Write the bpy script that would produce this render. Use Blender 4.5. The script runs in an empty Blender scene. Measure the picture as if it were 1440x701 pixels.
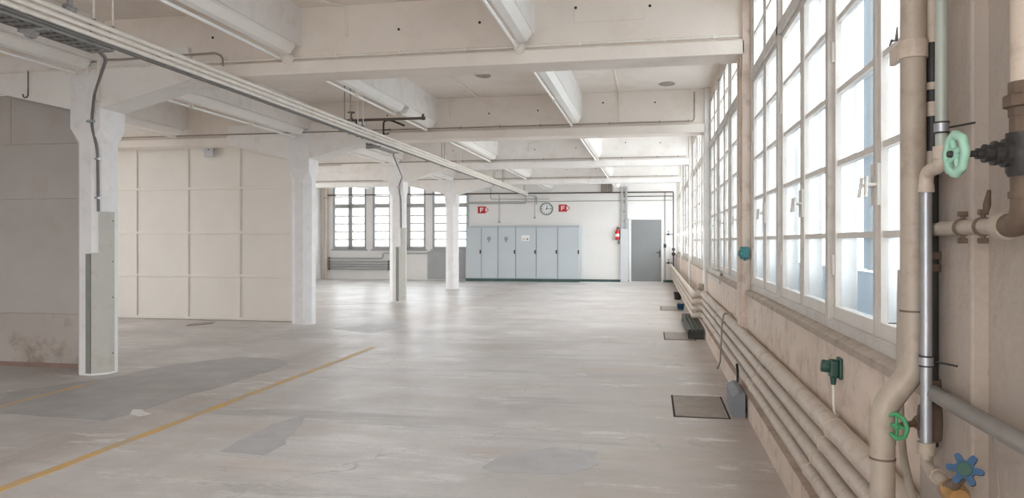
import bpy, bmesh, math, random
from mathutils import Vector, Matrix
random.seed(4)
C = bpy.context.scene.collection
PI = math.pi
# ---------------------------------------------------------------- camera numbers (metres, +Y down the hall)
F, VX, VH, EYE = 1040.8, 917.2, 339.7, 1.3
TH = math.atan((VX - 720) / F)
CT, ST = math.cos(TH), math.sin(TH)
def ray(u, v):
    a = (u - 720) / F
    return (a * CT - ST, a * ST + CT, (VH - v) / F)
def at_x(u, v, X):
    d = ray(u, v); t = X / d[0]; return Vector((X, d[1] * t, EYE + d[2] * t))
def at_y(u, v, Y):
    d = ray(u, v); t = Y / d[1]; return Vector((d[0] * t, Y, EYE + d[2] * t))
def at_z(u, v, Z):
    d = ray(u, v); t = (Z - EYE) / d[2]; return Vector((d[0] * t, d[1] * t, Z))

# ---------------------------------------------------------------- materials
def nt(m):
    m.use_nodes = True
    return m.node_tree.nodes, m.node_tree.links
def mat(name, col, rough=.6, var=.06, scale=3.0, dirt=0.0, dcol=(.2, .15, .1), dscale=6.0, metal=0.0, bump=.0, spec=.5):
    m = bpy.data.materials.new(name); N, L = nt(m)
    b = N['Principled BSDF']
    b.inputs['Roughness'].default_value = rough
    b.inputs['Metallic'].default_value = metal
    b.inputs['Specular IOR Level'].default_value = spec
    g = N.new('ShaderNodeNewGeometry')
    n1 = N.new('ShaderNodeTexNoise'); n1.inputs['Scale'].default_value = scale; n1.inputs['Detail'].default_value = 6
    L.new(g.outputs['Position'], n1.inputs['Vector'])
    mix = N.new('ShaderNodeMix'); mix.data_type = 'RGBA'
    r1 = N.new('ShaderNodeValToRGB'); r1.color_ramp.elements[0].position = .3; r1.color_ramp.elements[1].position = .7
    L.new(n1.outputs['Fac'], r1.inputs['Fac']); L.new(r1.outputs['Color'], mix.inputs['Factor'])
    mix.inputs['A'].default_value = (*[c * (1 - var) for c in col], 1)
    mix.inputs['B'].default_value = (*[min(1, c * (1 + var)) for c in col], 1)
    out = mix.outputs['Result']
    if dirt > 0:
        n2 = N.new('ShaderNodeTexNoise'); n2.inputs['Scale'].default_value = dscale; n2.inputs['Detail'].default_value = 9
        n2.inputs['Roughness'].default_value = .7
        L.new(g.outputs['Position'], n2.inputs['Vector'])
        r2 = N.new('ShaderNodeValToRGB'); r2.color_ramp.elements[0].position = .50; r2.color_ramp.elements[1].position = .67
        r2.color_ramp.elements[1].color = (dirt, dirt, dirt, 1)
        L.new(n2.outputs['Fac'], r2.inputs['Fac'])
        mx = N.new('ShaderNodeMix'); mx.data_type = 'RGBA'
        L.new(r2.outputs['Color'], mx.inputs['Factor']); L.new(out, mx.inputs['A'])
        mx.inputs['B'].default_value = (*dcol, 1); out = mx.outputs['Result']
    L.new(out, b.inputs['Base Color'])
    if bump > 0:
        bp = N.new('ShaderNodeBump'); bp.inputs['Strength'].default_value = bump; bp.inputs['Distance'].default_value = .02
        n3 = N.new('ShaderNodeTexNoise'); n3.inputs['Scale'].default_value = 30; n3.inputs['Detail'].default_value = 5
        L.new(g.outputs['Position'], n3.inputs['Vector']); L.new(n3.outputs['Fac'], bp.inputs['Height'])
        L.new(bp.outputs['Normal'], b.inputs['Normal'])
    return m
M = {}
M['cream'] = mat('cream_paint', (.83, .77, .71), .7, .035, 1.5, .25, (.62, .50, .40), 2.2, bump=.08)
M['white'] = mat('white_paint', (.84, .825, .81), .65, .03, 2, .3, (.60, .55, .5), 5, bump=.08)
M['haunchwhite'] = mat('haunch_paint', (.84, .82, .80), .65, .03, 2, .3, (.60, .52, .45), 4, bump=.08)
M['column'] = mat('column_paint', (.81, .805, .81), .6, .03, 4, .22, (.52, .49, .47), 9, bump=.06)
M['backwall'] = mat('back_wall_paint', (.82, .81, .795), .65, .03, 1.5, .12, (.6, .56, .5), 3)
M['panelwall'] = mat('panel_wall_paint', (.83, .79, .735), .6, .02, 2, .10, (.66, .6, .52), 3)
M['peach'] = mat('peach_wall_paint', (.72, .61, .53), .7, .07, 3, .6, (.40, .30, .23), 8, bump=.15)
M['nearwall'] = mat('grey_board', (.47, .44, .415), .7, .05, 2.5, .4, (.40, .355, .31), 3.5)
M['nearwalldirty'] = mat('stained_grey_board', (.46, .42, .385), .75, .08, 2.0, .8, (.24, .17, .12), 2.6)
M['pipe'] = mat('beige_pipe_paint', (.60, .52, .445), .45, .06, 6, .5, (.33, .25, .18), 16)
M['pipegrey'] = mat('grey_brown_pipe_paint', (.45, .39, .325), .42, .07, 6, .4, (.25, .18, .13), 18)
M['whitepipe'] = mat('white_pipe_paint', (.82, .78, .72), .4, .04, 5, .2, (.45, .38, .3), 12)
M['frame'] = mat('window_frame_paint', (.60, .57, .53), .5, .08, 6, .35, (.35, .30, .25), 14)
M['sash'] = mat('sash_paint', (.72, .69, .65), .5, .05, 6, .2, (.42, .37, .3), 14)
M['sill'] = mat('weathered_sill', (.44, .37, .31), .8, .15, 8, .7, (.20, .15, .11), 10, bump=.3)
M['galv'] = mat('galvanised_steel', (.46, .48, .52), .42, .05, 20, metal=.75)
M['galvgreen'] = mat('grey_green_pipe', (.42, .47, .43), .4, .06, 10, metal=.1)
M['greypipe'] = mat('dark_grey_pipe', (.26, .25, .235), .5, .1, 12, .3, (.2, .15, .12), 20)
M['black'] = mat('black_iron', (.035, .033, .032), .5, .2, 20)
M['dark'] = mat('dark_brown_iron', (.11, .085, .07), .55, .2, 20)
M['rust'] = mat('rusty_fitting', (.15, .105, .075), .6, .2, 25, .5, (.12, .08, .06), 30)
M['brass'] = mat('brass', (.55, .33, .14), .35, .1, 20, metal=.8)
M['mint'] = mat('mint_green_paint', (.40, .70, .56), .45, .06, 20)
M['green'] = mat('green_paint', (.07, .33, .14), .45, .08, 20)
M['dgreen'] = mat('dark_green_plastic', (.025, .085, .065), .45, .08, 20)
M['teal'] = mat('teal_plastic', (.035, .19, .20), .45, .08, 20)
M['blue'] = mat('blue_paint', (.012, .07, .165), .45, .08, 20)
M['guard'] = mat('grey_green_guard_paint', (.50, .50, .46), .55, .06, 5, .45, (.36, .29, .19), 5)
M['guarddark'] = mat('dark_guard_paint', (.25, .26, .235), .6, .08, 6)
M['light'] = mat('fixture_enamel', (.88, .87, .84), .4, .02, 5)
M['tube'] = mat('lamp_tube_glass', (.92, .92, .90), .25, .01, 5)
M['tray'] = mat('dull_tray_steel', (.30, .30, .295), .5, .1, 12, metal=.3)
M['cable'] = mat('grey_cable', (.17, .16, .155), .55, .1, 20)
M['cab'] = mat('blue_grey_cabinet', (.53, .58, .615), .45, .015, 2)
M['cabframe'] = mat('cabinet_frame_grey', (.46, .50, .53), .45, .02, 2)
M['plinth'] = mat('dark_green_plinth', (.055, .11, .10), .6, .1, 4)
M['channelgreen'] = mat('dark_grey_green_steel', (.06, .072, .066), .55, .1, 8, .3, (.15, .12, .09), 10)
M['door'] = mat('grey_door_paint', (.225, .235, .24), .45, .04, 1.5)
M['doorframe'] = mat('white_door_frame', (.80, .80, .80), .5, .02, 3)
M['lgrey'] = mat('light_grey_metal', (.60, .62, .645), .45, .03, 3)
M['mgrey'] = mat('mid_grey_metal', (.40, .41, .42), .5, .06, 3)
M['red'] = mat('sign_red', (.52, .022, .03), .45, .04, 10)
M['signwhite'] = mat('sign_white', (.86, .82, .80), .5, .02, 10)
M['red2'] = mat('extinguisher_red', (.60, .03, .025), .3, .03, 10)
M['dial'] = mat('clock_dial', (.82, .84, .84), .4, .01, 5)
M['clockrim'] = mat('clock_rim_grey', (.13, .17, .18), .4, .05, 10)
M['patch'] = mat('grey_floor_repair', (.40, .39, .39), .45, .12, 3, .7, (.52, .49, .47), 4)
M['blindwall_dim'] = mat('shaded_old_plaster', (.44, .385, .34), .8, .10, 2.5, .6, (.36, .29, .23), 5, bump=.25)  # stained plaster, toned darker to paint in the weaker light on this wall
M['patchlight'] = mat('light_floor_repair', (.50, .495, .51), .45, .10, 5, .7, (.60, .57, .55), 6)
M['plaster'] = mat('white_plaster', (.80, .78, .76), .8, .06, 20)
M['hatch'] = mat('worn_steel_hatch', (.36, .31, .265), .55, .1, 12, .4, (.22, .17, .13), 8)
M['greybox'] = mat('blue_grey_box', (.235, .255, .285), .55, .06, 8)
M['skirt'] = mat('brown_skirting', (.28, .19, .16), .6, .1, 5)
M['hole'] = mat('dark_hole', (.03, .025, .02), .9, .1, 10)
M['stain'] = mat('bare_concrete', (.36, .33, .29), .9, .15, 10)
M['rod'] = mat('dull_rod', (.33, .29, .25), .5, .1, 10)
def yellow_mat():
    m = bpy.data.materials.new('worn_yellow_paint'); N, L = nt(m); b = N['Principled BSDF']; b.inputs['Roughness'].default_value = .5
    g = N.new('ShaderNodeNewGeometry'); n = N.new('ShaderNodeTexNoise'); n.inputs['Scale'].default_value = 5; n.inputs['Detail'].default_value = 8
    n.inputs['Roughness'].default_value = .75
    L.new(g.outputs['Position'], n.inputs['Vector']); r = N.new('ShaderNodeValToRGB')
    r.color_ramp.elements[0].position = .38; r.color_ramp.elements[0].color = (.50, .42, .33, 1)
    r.color_ramp.elements[1].position = .60; r.color_ramp.elements[1].color = (.70, .44, .13, 1)
    L.new(n.outputs['Fac'], r.inputs['Fac']); L.new(r.outputs['Color'], b.inputs['Base Color']); return m
M['yellow'] = yellow_mat()
def floor_mat():
    m = bpy.data.materials.new('worn_concrete_floor'); N, L = nt(m); b = N['Principled BSDF']
    g = N.new('ShaderNodeNewGeometry')
    def noise(sc, det=6, ro=.6, vec=None, stretch=None):
        n = N.new('ShaderNodeTexNoise'); n.inputs['Scale'].default_value = sc; n.inputs['Detail'].default_value = det; n.inputs['Roughness'].default_value = ro
        src = g.outputs['Position']
        if stretch:
            mp = N.new('ShaderNodeMapping'); mp.inputs['Scale'].default_value = stretch; L.new(src, mp.inputs['Vector']); src = mp.outputs['Vector']
        L.new(src, n.inputs['Vector']); return n.outputs['Fac']
    def ramp(f, a, b_, ca=(0, 0, 0, 1), cb=(1, 1, 1, 1)):
        r = N.new('ShaderNodeValToRGB'); r.color_ramp.elements[0].position = a; r.color_ramp.elements[1].position = b_
        r.color_ramp.elements[0].color = ca; r.color_ramp.elements[1].color = cb; L.new(f, r.inputs['Fac']); return r.outputs['Color']
    def mixc(f, a, b_):
        x = N.new('ShaderNodeMix'); x.data_type = 'RGBA'; L.new(f, x.inputs['Factor'])
        for k, s in (('A', a), ('B', b_)):
            if isinstance(s, tuple): x.inputs[k].default_value = (*s, 1)
            else: L.new(s, x.inputs[k])
        return x.outputs['Result']
    def mul(a, b_):
        x = N.new('ShaderNodeMath'); x.operation = 'MULTIPLY'; L.new(a, x.inputs[0])
        if isinstance(b_, float): x.inputs[1].default_value = b_
        else: L.new(b_, x.inputs[1])
        return x.outputs[0]
    c = mixc(ramp(noise(.8, 9, .65), .38, .64), (.53, .50, .485), (.78, .76, .75))
    c = mixc(mul(ramp(noise(3.2, 9, .8, stretch=(.3, 2.0, 1)), .45, .62), .7), c, (.57, .55, .545))
    c = mixc(mul(ramp(noise(14, 8, .8, stretch=(.4, 1.4, 1)), .55, .72), .40), c, (.48, .45, .43))
    c = mixc(mul(ramp(noise(1.3, 9, .7, stretch=(.5, 1.6, 1)), .50, .70), .65), c, (.55, .465, .405))
    c = mixc(mul(ramp(noise(2.2, 9, .75, stretch=(.35, 1.7, 1)), .54, .70), .6), c, (.42, .41, .415))
    c = mixc(mul(ramp(noise(9, 6, .7), .55, .8), .3), c, (.74, .72, .70))
    # brown grime band along the foot of the window wall and a greyer aisle on the left
    sx = N.new('ShaderNodeSeparateXYZ'); L.new(g.outputs['Position'], sx.inputs[0])
    def rng(o, a, b_):
        x = N.new('ShaderNodeMapRange'); x.inputs[1].default_value = a; x.inputs[2].default_value = b_; L.new(o, x.inputs[0]); return x.outputs[0]
    edge = rng(sx.outputs['X'], -1.1, .75)
    c = mixc(mul(mul(edge, .80), ramp(noise(1.6, 8, .7), .25, .62)), c, (.37, .285, .22))
    bump_ = mul(rng(sx.outputs['X'], -4.5, -3.9), rng(sx.outputs['X'], -3.2, -3.7))
    c = mixc(mul(mul(bump_, .75), ramp(noise(1.4, 9, .75, stretch=(1.2, .4, 1)), .38, .60)), c, (.42, .33, .275))
    left = rng(sx.outputs['X'], -2.4, -5.2)
    c = mixc(mul(mul(left, .8), ramp(noise(1.1, 8, .7), .30, .62)), c, (.40, .375, .36))
    # thin tyre scuffs and cracks
    w = N.new('ShaderNodeTexVoronoi'); w.feature = 'DISTANCE_TO_EDGE'; w.inputs['Scale'].default_value = .55
    nm = N.new('ShaderNodeVectorMath'); nm.operation = 'ADD'
    nn = N.new('ShaderNodeTexNoise'); nn.inputs['Scale'].default_value = 2.0; nn.inputs['Detail'].default_value = 6
    L.new(g.outputs['Position'], nn.inputs['Vector']); L.new(g.outputs['Position'], nm.inputs[0]); L.new(nn.outputs['Color'], nm.inputs[1])
    L.new(nm.outputs[0], w.inputs['Vector'])
    ck = N.new('ShaderNodeMath'); ck.operation = 'LESS_THAN'; ck.inputs[1].default_value = .006; L.new(w.outputs['Distance'], ck.inputs[0])
    c = mixc(mul(mul(ck.outputs[0], .55), ramp(noise(.8, 3), .5, .62)), c, (.30, .27, .25))
    c = mixc(mul(ramp(noise(1.0, 10, .8, stretch=(.16, 1.3, 1)), .54, .62), .75), c, (.41, .395, .39))
    c = mixc(mul(ramp(noise(45, 4, .8), .56, .66), .5), c, (.40, .37, .35))
    c = mixc(mul(ramp(noise(2.6, 10, .8, stretch=(.4, 1.2, 1)), .56, .63), .7), c, (.82, .80, .785))
    L.new(c, b.inputs['Base Color'])
    rr = N.new('ShaderNodeMapRange'); rr.inputs[3].default_value = .25; rr.inputs[4].default_value = .50
    L.new(noise(1.7, 6), rr.inputs[0]); L.new(rr.outputs[0], b.inputs['Roughness'])
    bp = N.new('ShaderNodeBump'); bp.inputs['Strength'].default_value = .06; bp.inputs['Distance'].default_value = .02
    L.new(noise(5, 6), bp.inputs['Height']); L.new(bp.outputs['Normal'], b.inputs['Normal'])
    return m
M['floor'] = floor_mat()
def pane_mat():
    m = bpy.data.materials.new('frosted_pane'); N, L = nt(m); N.remove(N['Principled BSDF']); out = N['Material Output']
    t = N.new('ShaderNodeBsdfTransparent'); t.inputs[0].default_value = (.82, .835, .84, 1)
    d = N.new('ShaderNodeBsdfTranslucent'); d.inputs[0].default_value = (.62, .66, .69, 1)
    gl = N.new('ShaderNodeBsdfGlossy'); gl.inputs['Roughness'].default_value = .15
    x = N.new('ShaderNodeMixShader'); x.inputs[0].default_value = .22; L.new(t.outputs[0], x.inputs[1]); L.new(d.outputs[0], x.inputs[2])
    y = N.new('ShaderNodeMixShader'); y.inputs[0].default_value = .05; L.new(x.outputs[0], y.inputs[1]); L.new(gl.outputs[0], y.inputs[2])
    L.new(y.outputs[0], out.inputs['Surface']); return m
M['pane'] = pane_mat()
def outer_mat():
    m = bpy.data.materials.new('outer_opal_panel'); N, L = nt(m); N.remove(N['Principled BSDF']); out = N['Material Output']
    d = N.new('ShaderNodeBsdfTranslucent'); d.inputs[0].default_value = (.22, .27, .305, 1)
    e = N.new('ShaderNodeBsdfDiffuse'); e.inputs[0].default_value = (.45, .52, .57, 1)
    x = N.new('ShaderNodeMixShader'); x.inputs[0].default_value = .4; L.new(d.outputs[0], x.inputs[1]); L.new(e.outputs[0], x.inputs[2])
    L.new(x.outputs[0], out.inputs['Surface']); return m
M['outer'] = outer_mat()

# ---------------------------------------------------------------- mesh builder
def fillet(pts, r, n=6):
    pts = [Vector(p) for p in pts]; out = [pts[0]]
    for i in range(1, len(pts) - 1):
        a, b, c = pts[i - 1], pts[i], pts[i + 1]
        d1, d2 = (a - b), (c - b); k = min(r, d1.length * .49, d2.length * .49)
        p, q = b + d1.normalized() * k, b + d2.normalized() * k
        for j in range(n + 1):
            t = j / n; out.append(p * (1 - t) ** 2 + b * 2 * t * (1 - t) + q * t * t)
    out.append(pts[-1]); return out
class MB:
    def __init__(s): s.v = []; s.f = []; s.sm = []
    def add(s, vs, fs, sm=False):
        o = len(s.v); s.v += [Vector(p) for p in vs]
        for f in fs: s.f.append([o + i for i in f]); s.sm.append(sm)
        return s
    def box(s, x0, x1, y0, y1, z0, z1):
        vs = [(x, y, z) for z in (z0, z1) for y in (y0, y1) for x in (x0, x1)]
        return s.add(vs, [(0, 2, 3, 1), (4, 5, 7, 6), (0, 1, 5, 4), (2, 6, 7, 3), (0, 4, 6, 2), (1, 3, 7, 5)])
    def loft(s, rings, cap=True, sm=False):
        n = len(rings[0]); vs = [p for r in rings for p in r]; fs = []
        for i in range(len(rings) - 1):
            for j in range(n):
                k = (j + 1) % n; fs.append((i * n + j, i * n + k, (i + 1) * n + k, (i + 1) * n + j))
        s.add(vs, fs, sm)
        if cap:
            s.add(rings[0], [tuple(range(n))[::-1]]); s.add(rings[-1], [tuple(range(n))])
        return s
    def prism(s, poly, axis, a, b):
        if axis == 'y': mk = lambda p, h: (p[0], h, p[1])
        elif axis == 'x': mk = lambda p, h: (h, p[0], p[1])
        else: mk = lambda p, h: (p[0], p[1], h)
        return s.loft([[mk(p, a) for p in poly], [mk(p, b) for p in poly]])
    def tube(s, pts, r, n=12):
        pts = [Vector(p) for p in pts]; rings = []
        t0 = (pts[1] - pts[0]).normalized()
        up = Vector((0, 0, 1)) if abs(t0.z) < .9 else Vector((1, 0, 0))
        x = t0.cross(up).normalized()
        for i, p in enumerate(pts):
            t = (pts[min(i + 1, len(pts) - 1)] - pts[max(i - 1, 0)]).normalized()
            x = (x - t * x.dot(t)).normalized(); y = t.cross(x)
            rr = r[i] if isinstance(r, (list, tuple)) else r
            rings.append([p + (x * math.cos(2 * PI * j / n) + y * math.sin(2 * PI * j / n)) * rr for j in range(n)])
        return s.loft(rings, True, True)
    def lathe(s, o, axis, prof, n=20, sm=True):
        o = Vector(o); ax = Vector(axis).normalized()
        up = Vector((0, 0, 1)) if abs(ax.z) < .9 else Vector((1, 0, 0))
        x = ax.cross(up).normalized(); y = ax.cross(x)
        rings = [[o + ax * h + (x * math.cos(2 * PI * j / n) + y * math.sin(2 * PI * j / n)) * max(r, 1e-4) for j in range(n)] for r, h in prof]
        return s.loft(rings, True, sm)
    def torus(s, o, axis, R, r, n=24, m=10, wob=0, lobes=0):
        o = Vector(o); ax = Vector(axis).normalized()
        up = Vector((0, 0, 1)) if abs(ax.z) < .9 else Vector((1, 0, 0))
        x = ax.cross(up).normalized(); y = ax.cross(x); vs = []; fs = []
        for i in range(n):
            a = 2 * PI * i / n; d = x * math.cos(a) + y * math.sin(a); RR = R * (1 + wob * math.cos(lobes * a))
            for j in range(m):
                b = 2 * PI * j / m; vs.append(o + d * (RR + r * math.cos(b)) + ax * (r * math.sin(b)))
        for i in range(n):
            for j in range(m):
                fs.append((i * m + j, ((i + 1) % n) * m + j, ((i + 1) % n) * m + (j + 1) % m, i * m + (j + 1) % m))
        return s.add(vs, fs, True)
    def build(s, name, material, parent=None, bevel=0):
        off = Vector((0, 0, 0)); p = parent
        while p is not None: off += p.location; p = p.parent
        me = bpy.data.meshes.new(name)
        me.from_pydata([v - off for v in s.v], [], s.f)
        me.polygons.foreach_set('use_smooth', s.sm)
        bm = bmesh.new(); bm.from_mesh(me); bmesh.ops.recalc_face_normals(bm, faces=bm.faces); bm.to_mesh(me); bm.free()
        me.materials.append(M[material] if isinstance(material, str) else material)
        o = bpy.data.objects.new(name, me); C.objects.link(o)
        if parent is not None: o.parent = parent
        if bevel:
            b = o.modifiers.new('bevel', 'BEVEL'); b.width = bevel; b.segments = 2; b.limit_method = 'ANGLE'
        return o
def tag(o, label, cat, group=None, kind=None):
    if label: o['label'] = label
    if cat: o['category'] = cat
    if group: o['group'] = group
    if kind: o['kind'] = kind
    return o
def struct(o): o['kind'] = 'structure'; return o
def thing(name, loc, label, cat, group=None):
    o = bpy.data.objects.new(name, None); C.objects.link(o); o.location = loc; o.empty_display_size = .1
    return tag(o, label, cat, group)
def kids(o): return [c for c in bpy.data.objects if c.parent == o]
def copy_tree(o, delta=None, parent=None):
    c = o.copy(); C.objects.link(c); c.parent = parent
    if delta is not None: c.location = o.location + Vector(delta)
    for ch in kids(o): copy_tree(ch, None, c)
    return c

# ---------------------------------------------------------------- layout constants
Y0, P, S, CH = 6.274, 4.408, .337, .102          # column / beam line, bay, column side, chamfer
XR = -5.226                                        # room-side face of the columns
HB, HC = 2.83, 3.45                                # beam soffit, ceiling
YB = 23.94                                         # back wall
XL, YF = -11.25, -6.0                              # far left wall, wall behind the camera
XP, XW = .72, .76                                  # pilaster face, wall face below the windows
BY = [Y0 + k * P for k in range(-2, 4)]            # beam lines (first two are behind / beside the camera)

# ---------------------------------------------------------------- setting
struct(MB().box(XL - .3, 1.0, YF - .2, YB + .3, -.2, 0).build('floor', 'floor'))
struct(MB().box(XL - .3, 1.0, YF - .2, YB + .3, HC, HC + .2).build('ceiling', 'cream'))
w = MB()
w.box(.69, 1.0, YF, YB, 0, .16)                                  # projecting foot under the pipes
w.box(XW, 1.0, YF, YB, .16, .895)
w.box(XW, 1.0, YF, -5.7, .895, 3.3)
w.box(.80, 1.0, YF, YB, 3.30, HC)
w.box(.758, XW, YF, YB, .50, .555)                               # narrow dirty ledge behind the top pipe
struct(w.build('wall_right', 'peach'))
struct(MB().box(XW - .004, 1.0, -.4, Y0 - P + .001, .165, HC).build('wall_near_right', 'blindwall_dim'))  # blind plastered wall beside the camera, its dim light put into the colour
for i, k in enumerate(range(-1, 4)):
    y = Y0 + k * P
    q = MB().box(XP, 1.0, y, y + S, .16, HC)
    if k == 0:
        q.box(XP - .012, XP, y + .06, y + .11, .6, HC - .6); q.box(XP - .012, XP, y + .2, y + .27, .6, HC - .6)
    struct(q.build('trim_%d' % (i + 1), 'blindwall_dim' if k < 0 else 'peach' if k < 1 else 'white', bevel=.006))
# back wall with three window openings at the left
WIN_B = [(-10.83, -9.61, 2), (-9.38, -7.50, 3), (-7.26, -6.02, 2)]
wb = MB(); ZS, ZT = 1.03, 3.24
wb.box(XL - .1, 1.0, YB, YB + .3, 0, ZS); wb.box(XL - .1, 1.0, YB, YB + .3, ZT, HC)
xs = [XL - .1] + [t for a in WIN_B for t in a[:2]] + [1.0]
for a, b in zip(xs[0::2], xs[1::2]): wb.box(a, b, YB, YB + .3, ZS, ZT)
struct(wb.build('wall_back', 'backwall'))
# side wall and end wall outside the photo, with window openings added to brighten the hall
FILL_LW = [(7.8, 9.4), (12.2, 14.4), (17.5, 19)]
wl = MB().box(XL - .3, XL, YF, YB, 0, .5).box(XL - .3, XL, YF, YB, 3.4, HC)
ys = [YF] + [t for a in FILL_LW for t in a] + [YB]
for a, b in zip(ys[0::2], ys[1::2]): wl.box(XL - .3, XL, a, b, .5, 3.4)
struct(wl.build('wall_left', 'white'))
FILL_FW = [(-6.0, -2.6)]
wf = MB().box(XL, 1.0, YF - .2, YF, 0, .7).box(XL, 1.0, YF - .2, YF, 3.3, HC)
xs = [XL] + [t for a in FILL_FW for t in a] + [1.0]
for a, b in zip(xs[0::2], xs[1::2]): wf.box(a, b, YF - .2, YF, .7, 3.3)
struct(wf.build('wall_front', 'white'))
for n, (a, b) in enumerate(FILL_LW):
    m = MB().box(XL - .2, XL - .12, a, b, .5, .56).box(XL - .2, XL - .12, a, b, 3.34, 3.4).box(XL - .2, XL - .12, a, b, 2.5, 2.57)
    for i in range(6): m.box(XL - .2, XL - .12, a + (b - a - .05) * i / 5, a + (b - a - .05) * i / 5 + .05, .5, 3.4)
    struct(m.build('window_%d' % (9 + n), 'frame'))  # frame of an unseen left opening, added for fill light
m = MB().box(.82, .9, -5.7, -.4, .9, .96).box(.82, .9, -5.7, -.4, 3.24, 3.3).box(.82, .9, -5.7, -.4, 2.6, 2.67)  # unseen opening in the right wall behind the camera, added as fill light
for i in range(8): m.box(.82, .9, -5.7 + 5.25 * i / 7, -5.65 + 5.25 * i / 7, .9, 3.3)
struct(m.build('window_20', 'frame'))  # frame of the unseen rear right opening, added for fill light
for n, (a, b) in enumerate(FILL_FW):
    m = MB().box(a, b, YF - .14, YF - .06, .7, .76).box(a, b, YF - .14, YF - .06, 3.24, 3.3).box(a, b, YF - .14, YF - .06, 2.5, 2.57)
    for i in range(6): m.box(a + (b - a - .05) * i / 5, a + (b - a - .05) * i / 5 + .05, YF - .14, YF - .06, .7, 3.3)
    struct(m.build('window_%d' % (15 + n), 'frame'))  # frame of the unseen end wall opening, added to let in more light
struct(MB().box(-2.25, XP, YB - .025, YB, 0, .075).box(-6.1, -2.25, YB - .02, YB, 0, .07).build('baseboard_back', 'plinth'))
# grey board wall left of the nearest column
g = MB()
zz = [0.035, .55, 1.74, 2.31, 2.83]
for a, b in list(zip(zz[:-1], zz[1:]))[1:]:
    xs = [XL, -8.2, -6.60, -5.50] if a > 2.2 else [XL, -7.6, -5.50]
    for x0, x1 in zip(xs[:-1], xs[1:]): g.box(x0 + .002, x1 - .002, 6.64, 6.74, a + .002, b - .002)
g.box(XL, -5.5, 6.652, 6.73, 0, HB)
gw = struct(g.build('wall_grey_boarding', 'nearwall'))
MB().box(XL, -5.50, 6.638, 6.651, .04, .548).build('lower_board', 'nearwalldirty', gw)
struct(MB().box(XL, -5.58, 6.625, 6.65, 0, .04).build('baseboard_grey_boarding', 'skirt'))
# white framed panel wall behind the second beam line
pw = MB().box(XL, -5.52, 11.09, 11.18, 0, 2.95)
vx = [-11.0, -10.45, -9.50, -8.551, -7.589, -6.65, -5.72]
for x in vx: pw.box(x - .022, x + .022, 11.072, 11.10, 0, 2.95)
for z in (.03, .732, 1.443, 2.176, 2.87): pw.box(XL, -5.6, 11.068, 11.10, z - .022, z + .022)
struct(pw.build('wall_white_panels', 'panelwall', bevel=.004))

# ---------------------------------------------------------------- beams, ribs, columns
for i, y in enumerate(BY):
    b = MB()
    b.box(XL, XP + .02, y, y + S, HB, HB + .115)
    b.prism([(y + .0, HB + .115), (y + S, HB + .115), (y + S - .05, HB + .15), (y + .05, HB + .15)], 'x', XL, XP + .02)
    b.box(XL, XP + .05, y + .05, y + S - .05, HB + .15, HC)
    xc = XR - S / 2
    h = .25; rn = .98
    hh = MB()
    hh.prism([(XR - .02, HB - h), (XR + rn, HB), (XR + rn - .05, HB + .30), (XR - .02, HB + .30)], 'y', y - .002, y + S - .002)
    hh.prism([(XR - S + .02, HB - h), (XR - S - rn - .1, HB), (XR - S - rn - .05, HB + .30), (XR - S + .02, HB + .30)], 'y', y - .002, y + S - .002)
    bm_ = struct(b.build('ceiling_beam', 'cream' if i < 4 else 'white', bevel=.006))
    hh.build('haunch', 'haunchwhite', bm_)
    if i == 2:
        a_, b_ = at_y(808, 14, y + .05), at_y(906, 27, y + .05)
        MB().box(a_.x, b_.x, y + .044, y + .05, b_.z, a_.z).build('painted_plate', 'cream', bm_, bevel=.002)
    if i >= 2:
        hb = MB()
        for x, z in ((-4.06, 3.22), (-2.33, 3.2), (-1.55, 3.22), (-.62, 3.30), (.06, 3.28), (-6.3, 3.1)):
            hb.lathe((x + .1 * math.sin(i * 2 + x), y + .049, z), (0, -1, 0), [(.012, 0), (.012, .003)], 10)
        hb.build('bolt_hole', 'hole', bm_)
ROWS = [(-1.0, .2, 3.09), (-3.17, .2, 3.09), (XR, S, 3.04), (-7.34, .2, 3.09), (-9.5, .2, 3.09)]
ends = [YF] + [t for y in BY for t in (y + .05, y + S - .05)] + [YB]
for (xr, wd, zb) in ROWS:
    for a, b in zip(ends[0::2], ends[1::2]):
        if b > a: struct(MB().box(xr - wd, xr, a - .01, b + .01, zb, HC).build('ceiling_rib', 'white', bevel=.005))
def octagon(x0, x1, y0, y1, c, z):
    return [(x0 + c, y0, z), (x1 - c, y0, z), (x1, y0 + c, z), (x1, y1 - c, z), (x1 - c, y1, z), (x0 + c, y1, z), (x0, y1 - c, z), (x0, y0 + c, z)]
COLS = ['white chamfered concrete column nearest the camera, beside the grey boarding', 'white chamfered concrete column at the right edge of the white panel wall',
        'white column with a stained grey guard in front of the far windows', 'farthest white column, just left of the grey cabinets']
cols = []
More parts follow.
